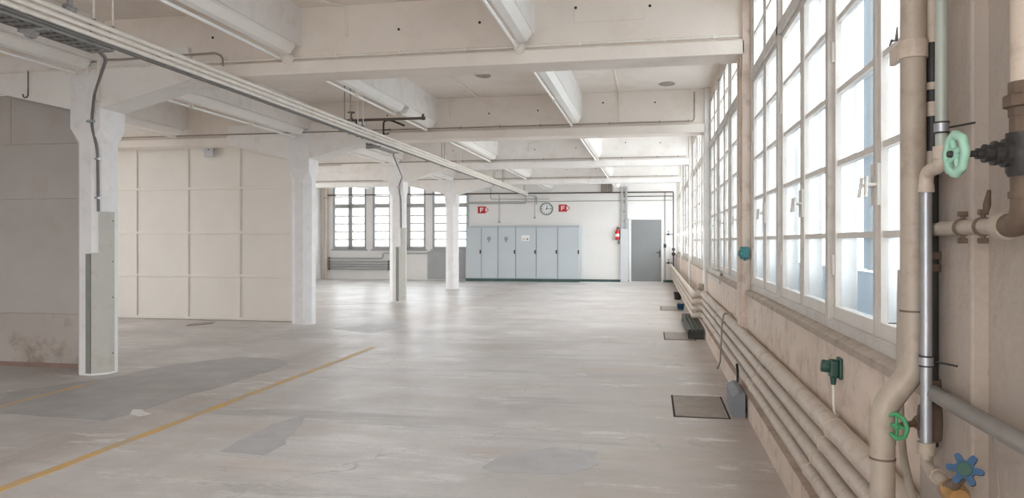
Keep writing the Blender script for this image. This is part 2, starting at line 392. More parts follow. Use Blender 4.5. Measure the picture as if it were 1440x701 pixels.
for k in range(-1, 4):
    y = Y0 + k * P
    t = thing('concrete_column', (XR - S / 2, y + S / 2, 0), COLS[k] if k >= 0 else 'white concrete column beside the camera, outside the photo', 'column', 'concrete columns in one row')
    m = MB(); x0, x1 = XR - S, XR
    m.loft([octagon(x0, x1, y, y + S, CH, 0), octagon(x0, x1, y, y + S, CH, 2.26), octagon(x0, x1, y - .004, y + S, .004, 2.40), octagon(x0, x1, y - .004, y + S, .004, 3.03)])
    m.build('shaft', 'column', t, bevel=.004)
    if k < 0:
        for q in ('label', 'category', 'group'): del t[q]
        t['kind'] = 'structure'
    cols.append((t, y))
    if k in (0, 2):
        def plate(a0, lip, z0, z1):
            q = .014; d = q / math.sqrt(2)
            p0 = (XR - CH + CH * a0, y + CH * a0); p1 = (XR, y + CH); p2 = (XR, y + CH + lip)
            poly = [(p0[0] + d, p0[1] - d), (p1[0] + q, p1[1] - d * .6), (p2[0] + q, p2[1]), (p2[0] + .0005, p2[1]), (p1[0] + .0005, p1[1]), (p0[0] + .0004, p0[1] - .0004)]
            return MB().prism(poly, 'z', z0, z1)
        zt, zm = (1.59, 1.19)
        tag(plate(0, .07, .02, zm).build('corner_guard', 'guard', t), 'grey-green sheet metal corner guard, stained at the foot', None)
        tag(plate(.42, .07, zm, zt).build('corner_guard', 'guard', t), 'grey-green sheet metal corner guard, narrower upper piece', None)
        tag(MB().box(XR - CH - .055, XR - CH - .003, y - .012, y, .02, zm - .01).build('cable_channel', 'guarddark', t), 'dark grey cable channel', None)
        sc = MB()
        for z in (.2, .75, 1.1, 1.5): sc.lathe((XR + .014, y + CH + .045, z), (1, 0, 0), [(.008, 0), (.006, .004)], 8)
        sc.build('screw', 'dark', t)

# ---------------------------------------------------------------- windows on the right wall
XWIN = .82
def window_right(n, y0):
    y1 = y0 + P - S; wd = y1 - y0; k = 6; cw = wd / k
    f = MB()
    za, zt0, zt1, zh = .905, 2.60, 2.67, 3.30
    f.box(.785, .90, y0, y0 + .045, za, zh); f.box(.785, .90, y1 - .045, y1, za, zh)
    f.box(.785, .90, y0, y1, za, za + .05); f.box(.785, .90, y0, y1, zh - .04, zh); f.box(.775, .90, y0 + .04, y1 - .04, zt0, zt1)
    for i in range(1, k):
        y = y0 + i * cw; h = .03 if i % 2 == 0 else .016
        f.box(.775 if i % 2 == 0 else .79, .90, y - h, y + h, za + .04, zh - .03)
    r = struct(f.build('window_%d' % n, 'frame', bevel=.004))
    sl = MB().prism([(.742, .865), (.742, .895), (.79, .912), (.92, .915), (.92, .865)], 'y', y0 + .01, y1 - .01)
    sl.build('window_sill', 'sill', r)
    for i in range(k):
        a, b = y0 + i * cw + (.045 if i == 0 else .03 if i % 2 == 0 else .016), y0 + (i + 1) * cw - (.045 if i == k - 1 else .03 if i % 2 else .016)
        for lo, hi, bars, nm in ((za + .05, zt0, (1.325, 1.645, 1.965, 2.285), 'casement'), (zt1, zh - .04, (2.975,), 'upper_sash')):
            c = MB(); e = .032
            c.box(.80, .84, a, a + e, lo, hi); c.box(.80, .84, b - e, b, lo, hi)
            c.box(.80, .84, a + e, b - e, lo, lo + (.055 if nm == 'casement' else .03)); c.box(.80, .84, a + e, b - e, hi - .03, hi)
            for z in bars: c.box(.807, .838, a + e, b - e, z - .012, z + .012)
            co = c.build(nm, 'sash', r)
            MB().box(.822, .826, a + e * .6, b - e * .6, lo + .02, hi - .02).build('pane', 'pane', co)
            if nm == 'casement':
                ym = a + .016 if i % 2 else b - .016
                hd = MB().box(.79, .80, ym - .012, ym + .012, 1.43, 1.58).tube([(.79, ym, 1.505), (.757, ym, 1.505)], .007, 8)
                hd.tube([(.757, ym, 1.535), (.75, ym + (.012 if i % 2 else -.012), 1.46)], .0065, 8).build('handle', 'sash', co)
                hg = MB()
                yh = b - .012 if i % 2 else a + .012
                for z in (1.15, 2.1): hg.tube([(.797, yh, z), (.797, yh, z + .09)], .009, 8)
                hg.build('hinge', 'sash', co)
    o = MB()                                                         # opal weather panels of the outer glazing
    for i in range(k):
        a = y0 + i * cw
        o.box(1.03, 1.04, a + .02, a + cw * .46, 1.16, 3.3); o.box(1.06, 1.07, a + cw * .40, a + cw * .72, 1.16, 2.2 + .35 * (i % 3))
    o.box(1.03, 1.04, y0, y1, .8, 1.15)
    o.build('outer_panel', 'outer', r)
    return r
w1 = window_right(1, Y0 - P + S)
for j in range(1, 5):
    c = copy_tree(w1, (0, j * P, 0)); c.name = 'window_%d' % (j + 1)
    if j > 1:
        for x in kids(c):
            if x.name.startswith('outer_panel'): bpy.data.objects.remove(x)
def window_back(n, x0, x1, k):
    f = MB(); y0, y1 = YB + .06, YB + .16
    f.box(x0, x0 + .07, y0 - .05, y1, ZS, ZT); f.box(x1 - .07, x1, y0 - .05, y1, ZS, ZT); f.box(x0, x1, y0, y1, ZS, ZS + .06); f.box(x0, x1, y0, y1, ZT - .05, ZT)
    f.box(x0, x1, y0, y1, 2.47, 2.55)
    cw = (x1 - x0) / k
    for i in range(1, k): f.box(x0 + i * cw - .045, x0 + i * cw + .045, y0, y1, ZS, ZT)
    r = struct(f.build('window_%d' % n, 'mgrey', bevel=.004))
    for i in range(k):
        a, b = x0 + i * cw + .045, x0 + (i + 1) * cw - .045
        for lo, hi, bars, nm in ((ZS + .06, 2.47, (1.366, 1.635, 1.903, 2.172), 'casement'), (2.55, ZT - .05, (2.84,), 'upper_sash')):
            c = MB(); e = .03
            c.box(a, a + e, y0 + .02, y0 + .07, lo, hi); c.box(b - e, b, y0 + .02, y0 + .07, lo, hi); c.box(a, b, y0 + .02, y0 + .07, lo, lo + .04); c.box(a, b, y0 + .02, y0 + .07, hi - .03, hi)
            for z in bars: c.box(a, b, y0 + .03, y0 + .06, z - .025, z + .025)
            co = c.build(nm, 'frame', r)
            MB().box(a + .01, b - .01, y0 + .043, y0 + .047, lo + .01, hi - .01).build('pane', 'pane', co)
    MB().box(x0 - .05, x1 + .05, YB - .04, YB + .06, ZS - .05, ZS).build('window_sill', 'mgrey', r)
for n, (a, b, k) in enumerate(WIN_B): window_back(6 + n, a, b, k)

# ---------------------------------------------------------------- ceiling lights
def batten(xr, zt, y0, y1, label, tubes=2, room=False):
    cx = xr - .09
    t = thing('fluorescent_light', (cx, (y0 + y1) / 2, zt), label, 'ceiling light', 'fluorescent battens under the ceiling ribs')
    prof = [(xr - .005, zt), (xr - .005, zt - .028), (xr - .05, zt - .088), (xr - .115, zt - .094), (xr - .165, zt - .05), (xr - .165, zt)]
    MB().prism(prof, 'y', y0, y1).build('housing', 'light', t, bevel=.003)
    L_ = (y1 - y0) / tubes; xt, ztb = xr - .135, zt - .130
    for i in range(tubes):
        a, b = y0 + i * L_ + .03, y0 + (i + 1) * L_ - .03
        MB().tube([(xt, a + .02, ztb), (xt, b - .02, ztb)], .0145, 10).build('tube', 'tube', t)
        for yy in (a, b): MB().box(xt - .015, xt + .015, yy - .012, yy + .012, ztb - .017, zt - .08).build('lamp_holder', 'whitepipe', t)
    return t
bw = lambda k: (Y0 + k * P + S + .02, Y0 + (k + 1) * P - .065)       # clear span of a bay
zr = 3.088
A, Bx, Cx, D = ROWS[0][0], ROWS[1][0], ROWS[2][0] - .05, ROWS[3][0]
batten(A, zr, *bw(-1), 'white strip light in the nearest bay, ending at a round junction box mid-hall')
batten(A, zr, *bw(0), 'long white strip light of the second bay in the row nearest the windows')
batten(A, zr, *bw(1), 'white strip light of the third bay in the row nearest the windows')
batten(A, zr, *bw(2), 'white strip light of the fourth bay in the row nearest the windows')
batten(A, zr, *bw(3), 'short-looking white strip light ending above the cable ladder by the grey door')
batten(Bx, zr, *bw(-1), 'big white strip light top left, beside the overhead pipes in the nearest bay')
batten(Bx, zr, bw(0)[0], 9.22, 'long white strip light right of the overhead pipes, before the dark valve pipe', 2)
batten(Bx, zr, 9.40, bw(0)[1], 'short white strip light just beyond the dark valve pipe', 1)
batten(Bx, zr, *bw(1), 'white strip light right of the overhead pipes in the third bay')
batten(Bx, zr, *bw(2), 'white strip light right of the overhead pipes in the fourth bay')
batten(Bx, zr, *bw(3), 'farthest white strip light right of the overhead pipes, over the clock')
zc = 3.038
batten(Cx, zc, *bw(-1), 'white strip light in the top left corner, meeting the nearest column')
batten(Cx, zc, bw(0)[0], bw(0)[1], 'white strip light between the nearest and second columns', 3)
batten(Cx, zc, *bw(1), 'white strip light between the second and third columns', 2)
batten(Cx, zc, *bw(2), 'white strip light between the third and farthest columns', 2)
batten(D, zr, *bw(0), 'white strip light over the white panel wall, left of the column row', 2)
batten(D, zr, *bw(1), 'white strip light left of the third column, near the far windows', 2)
# ---------------------------------------------------------------- conduits and junction boxes on the beams
BL = ['nearest', 'second', 'third', 'farthest']
for k in range(4):
    y = Y0 + k * P
    c = thing('conduit', (XP - 3, y, 2.97), 'thin %s conduit along the ledge of the %s ceiling beam' % (['cream', 'dark', 'grey', 'grey'][k], BL[k]), 'conduit', 'conduits along the ceiling beams')
    z = 2.975 + (.015 if k else 0)
    m = MB()
    if k == 0: m.tube([(XL + .2, y - .012, z - .005), (XP - .03, y - .012, z)], .011, 8)
    elif k == 1: m.tube(fillet([(XL + .2, y - .012, z), (.58, y - .012, z), (.58, y - .012, 3.40)], .05), .010, 8)
    else: m.tube([(XL + .2, y - .012, z), (XP - .05, y - .012, z)], .010, 8)
    m.build('pipe', ['whitepipe', 'rod', 'rod', 'rod'][k], c)
    cl = MB()
    for x in [-4.7, -3.9, -2.8, -2.2, -1.6, -.6, .1, .5]: cl.box(x - .012, x + .012, y - .026, y, z - .016, z + .016)
    cl.build('clip', 'whitepipe' if k == 0 else 'rod', c)
jb = [(A - .12, 0, 'round cream junction box at the end of the middle strip light'), (Bx - .1, 0, 'round cream junction box at the end of the big top left strip light'),
      (Cx - .1, 0, 'round cream junction box on the nearest column top'), (A - .12, 2, 'small round junction box where the middle light row meets the third beam')]
for x, k, lb in jb:
    y = Y0 + k * P
    t = thing('junction_box', (x, y - .03, 2.97), lb, 'junction box', 'round junction boxes on the beams')
    MB().lathe((x, y - .002, 2.965), (0, -1, 0), [(.052, 0), (.052, .035)], 8, False).build('body', 'whitepipe', t)
    MB().lathe((x, y - .037, 2.965), (0, -1, 0), [(.046, 0), (.042, .012), (.0, .014)], 8, False).build('lid', 'whitepipe', t)
# hanging ceiling conduits with elbows
def small(name, pts, r, m, label, cat, fl=.05, group=None, n=10):
    return tag(MB().tube(fillet(pts, fl) if fl else pts, r, n).build(name, m), label, cat, group)
yb2 = Y0 + .05
small('conduit', [(-3.0, yb2 - .35, 3.43), (-2.72, yb2 - .014, 3.43), (-2.72, yb2 - .014, 3.16)][::1], .011, 'whitepipe', 'bent white conduit on the nearest beam face, above its ledge', 'conduit')
p = at_z(618, 97, 3.435); q = at_z(672, 137, 3.435)
small('conduit', [p, q], .014, 'whitepipe', 'straight cream conduit on the ceiling of the second bay, left of the middle light row', 'conduit', 0)
p = at_z(862, 92, 3.435); q = Vector((p.x, Y0 + P + .036, 3.435))
small('conduit', [p, q, (q.x, q.y, 3.02)], .012, 'whitepipe', 'pale conduit running down the second beam, right of the middle light row', 'conduit', .04)
yb3 = Y0 + P + .05
small('conduit', [(-2.9, yb3 - .014, 3.42), (-2.98, yb3 - .014, 3.40), (-2.98, yb3 - .014, 3.18)], .011, 'whitepipe', 'short bent conduit on the second beam face', 'conduit', .05)
yb4 = Y0 + 2 * P + .05
small('conduit', [(-2.3, yb4 - .014, 3.35), (-2.52, yb4 - .014, 3.33), (-2.52, yb4 - .014, 3.15)], .011, 'whitepipe', 'short bent conduit on the third beam face', 'conduit', .05)
small('conduit_box', [at_z(654, 122, 3.449) - Vector((0, 0, .03)), at_z(654, 122, 3.449)], .04, 'whitepipe', 'round white box on the ceiling conduit of the second bay', 'junction box', 0)
yb1 = Y0 - .025
small('conduit', fillet([at_y(u, v, yb1) for u, v in ((146, 84), (165, 84), (304, 74.5), (313, 80), (314, 93))], .05), .010, 'rod', 'grey conduit bent over the nearest beam, left of the overhead pipes', 'conduit', 0)
# bare oval spots on the ceiling
for u, v, rx, ry, lb in ((679, 106, .10, .16, 'dark oval bare patch on the ceiling left of the middle light row'), (938, 118, .11, .15, 'dark oval bare patch on the ceiling near the window wall')):
    p = at_z(u, v, 3.45); vs = []
    for zz_ in (3.4475, 3.45): vs.append([(p.x + rx * math.cos(a * PI / 12) * (1 + .15 * math.sin(3 * a)), p.y + ry * math.sin(a * PI / 12), zz_) for a in range(24)])
    tag(MB().loft(vs).build('ceiling_patch', 'stain'), lb, 'ceiling patch')

# ---------------------------------------------------------------- overhead pipe run
XO = -3.735
YE = 22.3
for i, (z, lb) in enumerate(((2.790, 'topmost of the three white pipes hung under the beams'), (2.745, 'middle one of the three white pipes hung under the beams'), (2.700, 'lowest of the three white pipes hung under the beams'))):
    t = thing('overhead_pipe', (XO, 8, z), lb, 'pipe', 'white pipes hung under the beams'); r = .0185
    MB().tube([(XO, YF + .05, z), (XO, YE - .05 * i, z)], r, 14).build('pipe', 'whitepipe', t)
    for y in (3.2 + .3 * i, 5.1 + .2 * i, 7.4 + .35 * i, 9.6, 12.3 + .5 * i, 16.2, 19): MB().tube([(XO, y, z), (XO, y + .05, z)], r + .003, 14).build('coupling', 'whitepipe', t)
small('cable', [(XO + .008, YF + .1, 2.666), (XO + .008, YE - .2, 2.666)], .011, 'cable', 'dark cable running right under the lowest overhead white pipe', 'cable', 0)
small('cable', [(XO - .03, 4.7, 2.674), (XO - .03, 9.5, 2.674)], .009, 'cable', 'thin grey cable beside the dark one under the overhead pipes', 'cable', 0)
ct = thing('cable_tray', (-3.76, 2, 2.65), 'perforated grey cable tray below the overhead white pipes, top left', 'cable tray')
m = MB(); ty0, ty1 = YF + .1, 4.62
x0, x1, zt_ = -3.92, -3.745, 2.640
for x in (x0, x0 + .058, x0 + .116, x1 - .012): m.box(x, x + .012, ty0, ty1, zt_, zt_ + .003)
y = 1.0
m.box(x0, x1, ty0, 1.0, zt_, zt_ + .003)
while y < ty1:
    m.box(x0, x1, y, min(y + .05, ty1), zt_, zt_ + .003); y += .085
m.box(x0 - .002, x0, ty0, ty1, zt_, zt_ + .045); m.box(x1, x1 + .002, ty0, ty1, zt_, zt_ + .02)
m.build('trough', 'tray', ct)
for j in range(4): MB().tube([(x0 + .02 + .04 * j, ty0, zt_ + .015), (x0 + .02 + .04 * j, ty1 - .05, zt_ + .015)], .010, 8).build('cable', 'cable', ct)
MB().box(-3.93, -3.72, 4.0, 4.03, zt_ - .018, zt_ - .001).prism([(-3.90, zt_ - .018), (-3.81, zt_ - .018), (-3.84, zt_ - .055), (-3.87, zt_ - .055)], 'y', 4.0, 4.05).build('bracket', 'tray', ct)
ct2 = thing('cable_tray', (-3.78, 10.3, 2.65), 'short piece of dark cable tray under the overhead pipes by the second column', 'cable tray')
MB().box(-3.92, -3.78, 9.75, 10.75, 2.640, 2.644).box(-3.922, -3.92, 9.75, 10.75, 2.640, 2.68).build('trough', 'tray', ct2)
MB().box(-3.94, -3.73, 9.8, 9.84, 2.60, 2.638).build('bracket', 'tray', ct2)
MB().tube([(-3.86, 9.76, 2.656), (-3.86, 10.8, 2.656)], .012, 8).build('cable', 'cable', ct2)
HG = [(4.42, 'rod pair hanging the overhead pipes in the nearest bay', 'whitepipe'), (8.60, 'rod pair hanging the overhead pipes left of the dark valve pipe', 'rod'),
      (9.02, 'rod pair hanging the overhead pipes next to the dark valve pipe', 'whitepipe'), (12.9, 'first rod pair hanging the overhead pipes in the third bay', 'rod'),
      (14.0, 'second rod pair hanging the overhead pipes in the third bay', 'whitepipe'), (17.3, 'first rod pair hanging the overhead pipes in the fourth bay', 'rod'),
      (18.4, 'second rod pair hanging the overhead pipes in the fourth bay', 'rod'), (21.6, 'rod pair hanging the far end of the overhead pipes', 'rod')]
for y, lb, mt in HG:
    t = thing('pipe_hanger', (XO, y, HC), lb, 'pipe hanger', 'hangers of the overhead pipes')
    for dy in (0, .18):
        MB().tube([(XO, y + dy, 2.812), (XO, y + dy, HC - .002)], .007, 8).build('rod', mt, t)
        MB().box(XO - .026, XO - .0195, y + dy - .01, y + dy + .01, 2.65, 2.815).box(XO - .026, XO + .012, y + dy - .01, y + dy + .01, 2.8095, 2.815).box(XO - .026, XO + .012, y + dy - .01, y + dy + .01, 2.647, 2.652).build('hook', 'tray', t)
# dark valve pipe across the second bay
def wheel_T(m, p, h, w_):                                            # stem with flat hand wheel on top
    m.tube([p, p + Vector((0, 0, h))], .011, 8); m.lathe(p + Vector((0, 0, h)), (0, 0, 1), [(w_, 0), (w_, .012), (w_ * .4, .016)], 12); m.lathe(p + Vector((0, 0, -.005)), (0, 0, 1), [(.026, 0), (.03, .02), (.016, .045)], 10)
vp = thing('valve_pipe', (-3.5, 9.31, 2.985), 'dark iron pipe with hand valves crossing under the ceiling of the second bay', 'pipe')
pa, pb = at_y(477, 162, 9.31), at_y(598, 157.5, 9.31)
pa.z = pb.z = 2.915
MB().tube([pa, pb], .018, 10).tube(fillet([pa, pa + Vector((-.06, 0, -.01)), pa + Vector((-.07, -.02, -.10))], .03), .014, 8).build('pipe', 'dark', vp)
v1 = at_y(494, 160, 9.31); v1.z = 2.915; m = MB(); wheel_T(m, v1, .10, .05); m.build('valve', 'dark', vp)
d1 = at_y(501, 160, 9.31); d1.z = 2.905; d2 = d1.copy(); d2.z = 2.80
MB().tube(fillet([d1, d2, d2 + Vector((.13, 0, 0))], .02), .015, 8).build('drop_pipe', 'dark', vp)
v2 = d2 + Vector((.09, 0, .01)); m = MB(); wheel_T(m, v2, .09, .045); m.build('valve', 'dark', vp)
MB().tube([pb + Vector((-.03, 0, 0)), pb + Vector((-.03, 0, .055))], .016, 8).lathe(pb + Vector((-.05, 0, 0)), (1, 0, 0), [(.026, 0), (.026, .04)], 10).build('end_fitting', 'dark', vp)
gk = thing('gooseneck_pipe', (-3.735, 9.95, 2.81), 'dark gooseneck pipe rising from the overhead pipes', 'pipe')
MB().tube(fillet([(-3.735, 9.95, 2.80), (-3.735, 9.95, 3.01), (-3.63, 9.95, 3.015), (-3.42, 9.93, 2.925)], .07), .014, 8).build('pipe', 'black', gk)
MB().tube([(-3.735, 9.95, 2.88), (-3.64, 9.95, 2.88)], .007, 6).tube([(-3.735, 9.95, 2.82), (-3.66, 9.95, 2.82), (-3.66, 9.95, 2.845)], .008, 6).build('tap', 'black', gk)
# cables dropping to the guarded columns
for k, (st, lb) in {0: (Vector((-3.85, 4.58, 2.655)), 'grey cable dropping from the cable tray down the nearest column'), 2: (Vector((-3.86, 10.75, 2.652)), 'black cable dropping from the overhead pipes down the third column')}.items():
    y = Y0 + k * P
    zt = HB + .05
    xt = XR - .085
    pts = [st, st + Vector((-.10, .22, -.005)), Vector((xt + .10, y - .10, 2.70 if k == 0 else 2.66)), Vector((xt, y - .014, 2.50)), Vector((xt, y - .013, 2.40)), Vector((XR - .055, y + .025, 2.2)), Vector((XR - .050, y + .03, 1.59))]
    t = thing('column_cable', pts[-1], lb, 'cable')
    MB().tube(fillet(pts, .25, 8), .013, 8).build('cable', 'cable', t)
    c = MB()
    for z in (2.46,): c.box(xt - .05, xt + .03, y - .03, y - .001, z - .012, z + .012)
    for z in (2.1, 1.72): c.box(XR - .075, XR - .035, y + .005, y + .045, z - .01, z + .01)
    c.build('clamp', 'galv', t)
small('conduit', [(XR - .012, Y0 - .019, 3.12), (XR - .012, Y0 - .019, 2.62)], .014, 'whitepipe', 'white upright conduit on the nearest column top', 'conduit', 0)
tag(MB().tube([(-6.02, Y0 - .02, 2.98), (-6.02, Y0 - .02, 2.78)], .005, 6).tube(fillet([(-6.02, Y0 - .02, 2.80), (-6.02, Y0 - .02, 2.72), (-6.07, Y0 - .02, 2.71), (-6.08, Y0 - .02, 2.75)], .03), .006, 6).build('wire_hook', 'dark'), 'thin wire hook hanging from the beam left of the nearest column', 'hook')
p = at_y(295, 214.5, 11.055)
t = thing('wall_box', p, 'small grey box high on the white panel wall', 'wall box')
MB().box(p.x - .085, p.x + .085, 11.02, 11.054, p.z - .08, p.z + .08).build('box', 'lgrey', t, bevel=.004)
MB().lathe((p.x, 11.02, p.z + .04), (0, -1, 0), [(.012, 0), (.01, .008)], 8).build('knob', 'dark', t)

# ---------------------------------------------------------------- back wall fittings
def rod(pts, r, m, name, label, cat, fl=.05, group=None): return small(name, pts, r, m, label, cat, fl, group, 8)
yw = YB - .05
rod([(-11.1, yw, 2.89), (.66, yw, 2.86)], .022, 'dark', 'wall_pipe', 'dark pipe running high across the whole back wall', 'pipe', 0)
rod([(-6.0, yw + .02, 2.60), (.62, yw + .02, 2.60)], .010, 'rod', 'wall_conduit', 'thin conduit across the back wall below the dark pipe', 'conduit', 0)
rod([(-.9, yw + .01, 2.735), (.66, yw + .01, 2.735)], .014, 'dark', 'wall_pipe', 'dark pipe above the grey door, just under the long dark pipe', 'pipe', 0)
rod([(-5.99, yw - .04, 1.83), (-5.99, yw - .04, 2.84)], .026, 'mgrey', 'wall_pipe', 'grey upright pipe left of the cabinets', 'pipe', 0)
rod([(-5.96, yw - .04, 2.545), (-4.06, yw - .04, 2.545), (-4.06, yw - .04, 2.83)], .020, 'mgrey', 'wall_pipe', 'grey pipe loop above the left fire sign', 'pipe', .05)
rod([(-5.25, yw + .02, 3.1), (-5.25, yw + .02, 2.70), (-3.3, yw + .02, 2.68)], .008, 'rod', 'wall_conduit', 'thin conduit loop under the beam left of the overhead pipe end', 'conduit', .06)
for u, vb, lb in ((702, 312, 'thin pull rod with a ball end above the left cabinets'), (752, 306, 'thin pull rod with a ball end left of the clock')):
    p = at_y(u, vb, yw)
    t = thing('pull_rod', p, lb, 'rod')
    MB().tube([(p.x, yw, p.z), (p.x, yw, 2.83)], .011, 8).build('rod', 'mgrey', t)
    MB().lathe((p.x, yw, p.z - .05), (0, 0, 1), [(.0, 0), (.03, .02), (.035, .045), (.02, .075), (.012, .09)], 12).build('ball', 'mgrey', t)
rod([(XO - .01, YE + .02, 2.745), (XO - .03, YE + .3, 2.745), (-3.70, yw - .09, 2.745), (-3.70, yw - .09, 2.5)], .022, 'mgrey', 'wall_pipe', 'bent pipe joining the end of the overhead pipes to the back wall', 'pipe', .08)
# clock 12:15
p = at_y(769, 294, YB)
ck = thing('wall_clock', (p.x, YB, p.z), 'round wall clock showing quarter past twelve', 'clock')
MB().lathe((p.x, YB - .001, p.z), (0, -1, 0), [(.205, 0), (.205, .045), (.19, .055), (.178, .05), (.178, .03), (0, .03)], 40).build('case', 'clockrim', ck)
MB().lathe((p.x, YB - .0315, p.z), (0, -1, 0), [(.178, 0), (.178, .003)], 40).build('dial', 'dial', ck)
m = MB()
for i in range(12):
    a = i * PI / 6; r0, r1 = (.125, .165); hw = .012 if i % 3 == 0 else .008
    d = Vector((math.sin(a), 0, math.cos(a))); n = Vector((math.cos(a), 0, -math.sin(a))); c0 = Vector((p.x, YB - .035, p.z))
    q = [c0 + d * r0 - n * hw, c0 + d * r1 - n * hw, c0 + d * r1 + n * hw, c0 + d * r0 + n * hw]
    m.loft([q, [x + Vector((0, -.003, 0)) for x in q]])
m.build('hour_marks', 'clockrim', ck)
def hand(nm, a, r1, hw, dy):
    d = Vector((math.sin(a), 0, math.cos(a))); n = Vector((math.cos(a), 0, -math.sin(a))); c0 = Vector((p.x, YB - dy, p.z))
    q = [c0 - d * .03 - n * hw, c0 + d * r1 - n * hw * .6, c0 + d * r1 + n * hw * .6, c0 - d * .03 + n * hw]
    MB().loft([q, [x + Vector((0, -.003, 0)) for x in q]]).build(nm, 'black', ck)
hand('hour_hand', math.radians(7), .105, .014, .039); hand('minute_hand', PI / 2, .15, .009, .043)
# fire signs
for (u, v), lb in (((679.5, 295.5), 'red arrow shaped F sign above the left cabinets'), ((793.5, 293), 'red arrow shaped F sign right of the clock')):
    p = at_y(u, v, YB - .005)
    t = thing('fire_sign', (p.x, YB, p.z), lb, 'sign', 'red F signs on the back wall')
    w_, h_ = .185, .115; y = YB - .012
    def pl(poly, nm, mt, ya, yb_):
        return MB().prism([(p.x + a, p.z + b) for a, b in poly], 'y', ya, yb_).build(nm, mt, t)
    pl([(-w_, -h_), (.075, -h_), (w_, 0), (.075, h_), (-w_, h_)], 'plate', 'red', y, YB - .001)
    pl([(.078, -.075), (.16, 0), (.078, .075)], 'arrow_tip', 'signwhite', y - .003, y)
    F_ = [(-.105, -.07), (-.07, -.07), (-.07, -.015), (.0, -.015), (.0, .015), (-.07, .015), (-.07, .042), (.018, .042), (.018, .072), (-.105, .072)]
    pl(F_, 'letter', 'signwhite', y - .003, y)
# cabinets
yc = 23.50
XD = [-6.0, -5.466, -4.922, -4.336, -3.662, -2.973, -2.268]
units = [(0, 2, 'double-door blue-grey cabinet at the left end of the cabinet row'), (2, 3, 'narrow blue-grey cabinet with a round mark, second unit of the row'),
         (3, 4, 'blue-grey cabinet with a white card on its door'), (4, 5, 'blank blue-grey cabinet right of the one with the white card'), (5, 6, 'blue-grey cabinet at the right end of the cabinet row')]
for a, b, lb in units:
    x0, x1 = XD[a], XD[b]
    t = thing('steel_cabinet', ((x0 + x1) / 2, yc + .2, 0), lb, 'cabinet', 'grey cabinets along the back wall')
    MB().box(x0 + .003, x1 - .003, yc + .02, YB - .03, .09, 1.78).build('body', 'cabframe', t, bevel=.004)
    MB().box(x0 + .003, x1 - .003, yc + .04, YB - .04, 0, .09).build('plinth', 'plinth', t)
    for i in range(a, b):
        dx0, dx1 = XD[i] + .012, XD[i + 1] - .012
        d = MB().box(dx0, dx1, yc, yc + .021, .12, 1.735).build('door', 'cab', t, bevel=.004)
        if i != 1:
            kx = dx1 - .025
            MB().box(kx - .022, kx + .022, yc - .012, yc, .90, 1.02).lathe((kx, yc - .012, .96), (0, -1, 0), [(.018, 0), (.015, .025)], 10).build('lock', 'black', d)
        if i in (1, 2):
            cx = (dx0 + dx1) / 2 - .02
            MB().torus((cx, yc - .001, 1.39), (0, 1, 0), .045, .012, 20, 6).box(cx - .035, cx + .035, yc - .003, yc, 1.325, 1.345).lathe((cx, yc, 1.285), (0, -1, 0), [(.02, 0), (.02, .003)], 10).build('marking', 'clockrim', d)
        if i == 3:
            cx = (dx0 + dx1) / 2 - .01
            MB().box(cx - .13, cx + .13, yc - .003, yc, 1.31, 1.50).build('card', 'signwhite', d)
            MB().lathe((cx - .055, yc - .003, 1.375), (0, -1, 0), [(.03, 0), (.03, .002)], 3).box(cx - .015, cx + .02, yc - .005, yc - .003, 1.355, 1.368).box(cx + .04, cx + .085, yc - .005, yc - .003, 1.345, 1.40).build('card_print', 'clockrim', d)
tag(MB().box(-6.0, -2.268, yc + .03, YB - .02, 1.782, 1.81).build('cabinet_top_board', 'cabframe'), 'thin grey board lying along the top of the cabinet row', 'board')
# door
d = MB().box(-.66, .285, YB - .03, YB - .005, .02, 1.985); dr = struct(d.build('door_1', 'door', bevel=.004))
MB().box(-.73, -.66, YB - .045, YB, 0, 2.03).box(.285, .345, YB - .045, YB, 0, 2.03).box(-.66, .285, YB - .045, YB, 1.987, 2.03).box(-.66, .285, YB - .04, YB, 0, .02).build('door_frame', 'doorframe', dr)
MB().box(.215, .25, YB - .042, YB - .03, .80, 1.02).tube([(.232, YB - .042, .95), (.232, YB - .085, .95), (.12, YB - .085, .95)], .012, 8).build('door_handle', 'black', dr)
# cover panel and cable ladder
tag(MB().box(-.995, -.75, YB - .12, YB, .0, 1.70).build('cable_cover', 'lgrey', bevel=.005), 'tall light grey cable cover beside the grey door', 'cable cover')
t = thing('cable_ladder', (-.86, YB - .05, 1.7), 'grey cable ladder rising from the light grey cover', 'cable ladder')
for x in (-.955, -.81):
    MB().box(x - .028, x + .028, YB - .075, YB - .02, 1.70, 3.05).build('rail', 'mgrey', t)
for z in (1.95, 2.25, 2.55, 2.8, 3.0): MB().box(-.927, -.838, YB - .06, YB - .035, z - .015, z + .015).build('rung', 'mgrey', t)
# bundle of riser cables above
t = thing('riser_cables', (-1.4, YB - .06, 2.85), 'bundle of upright cables under the ceiling left of the cable ladder', 'cables')
for j in range(7): MB().tube([(-1.6 + .055 * j, YB - .035, 2.89), (-1.6 + .055 * j, YB - .035, HC - .01)], .018, 8).build('cable', 'rod', t)
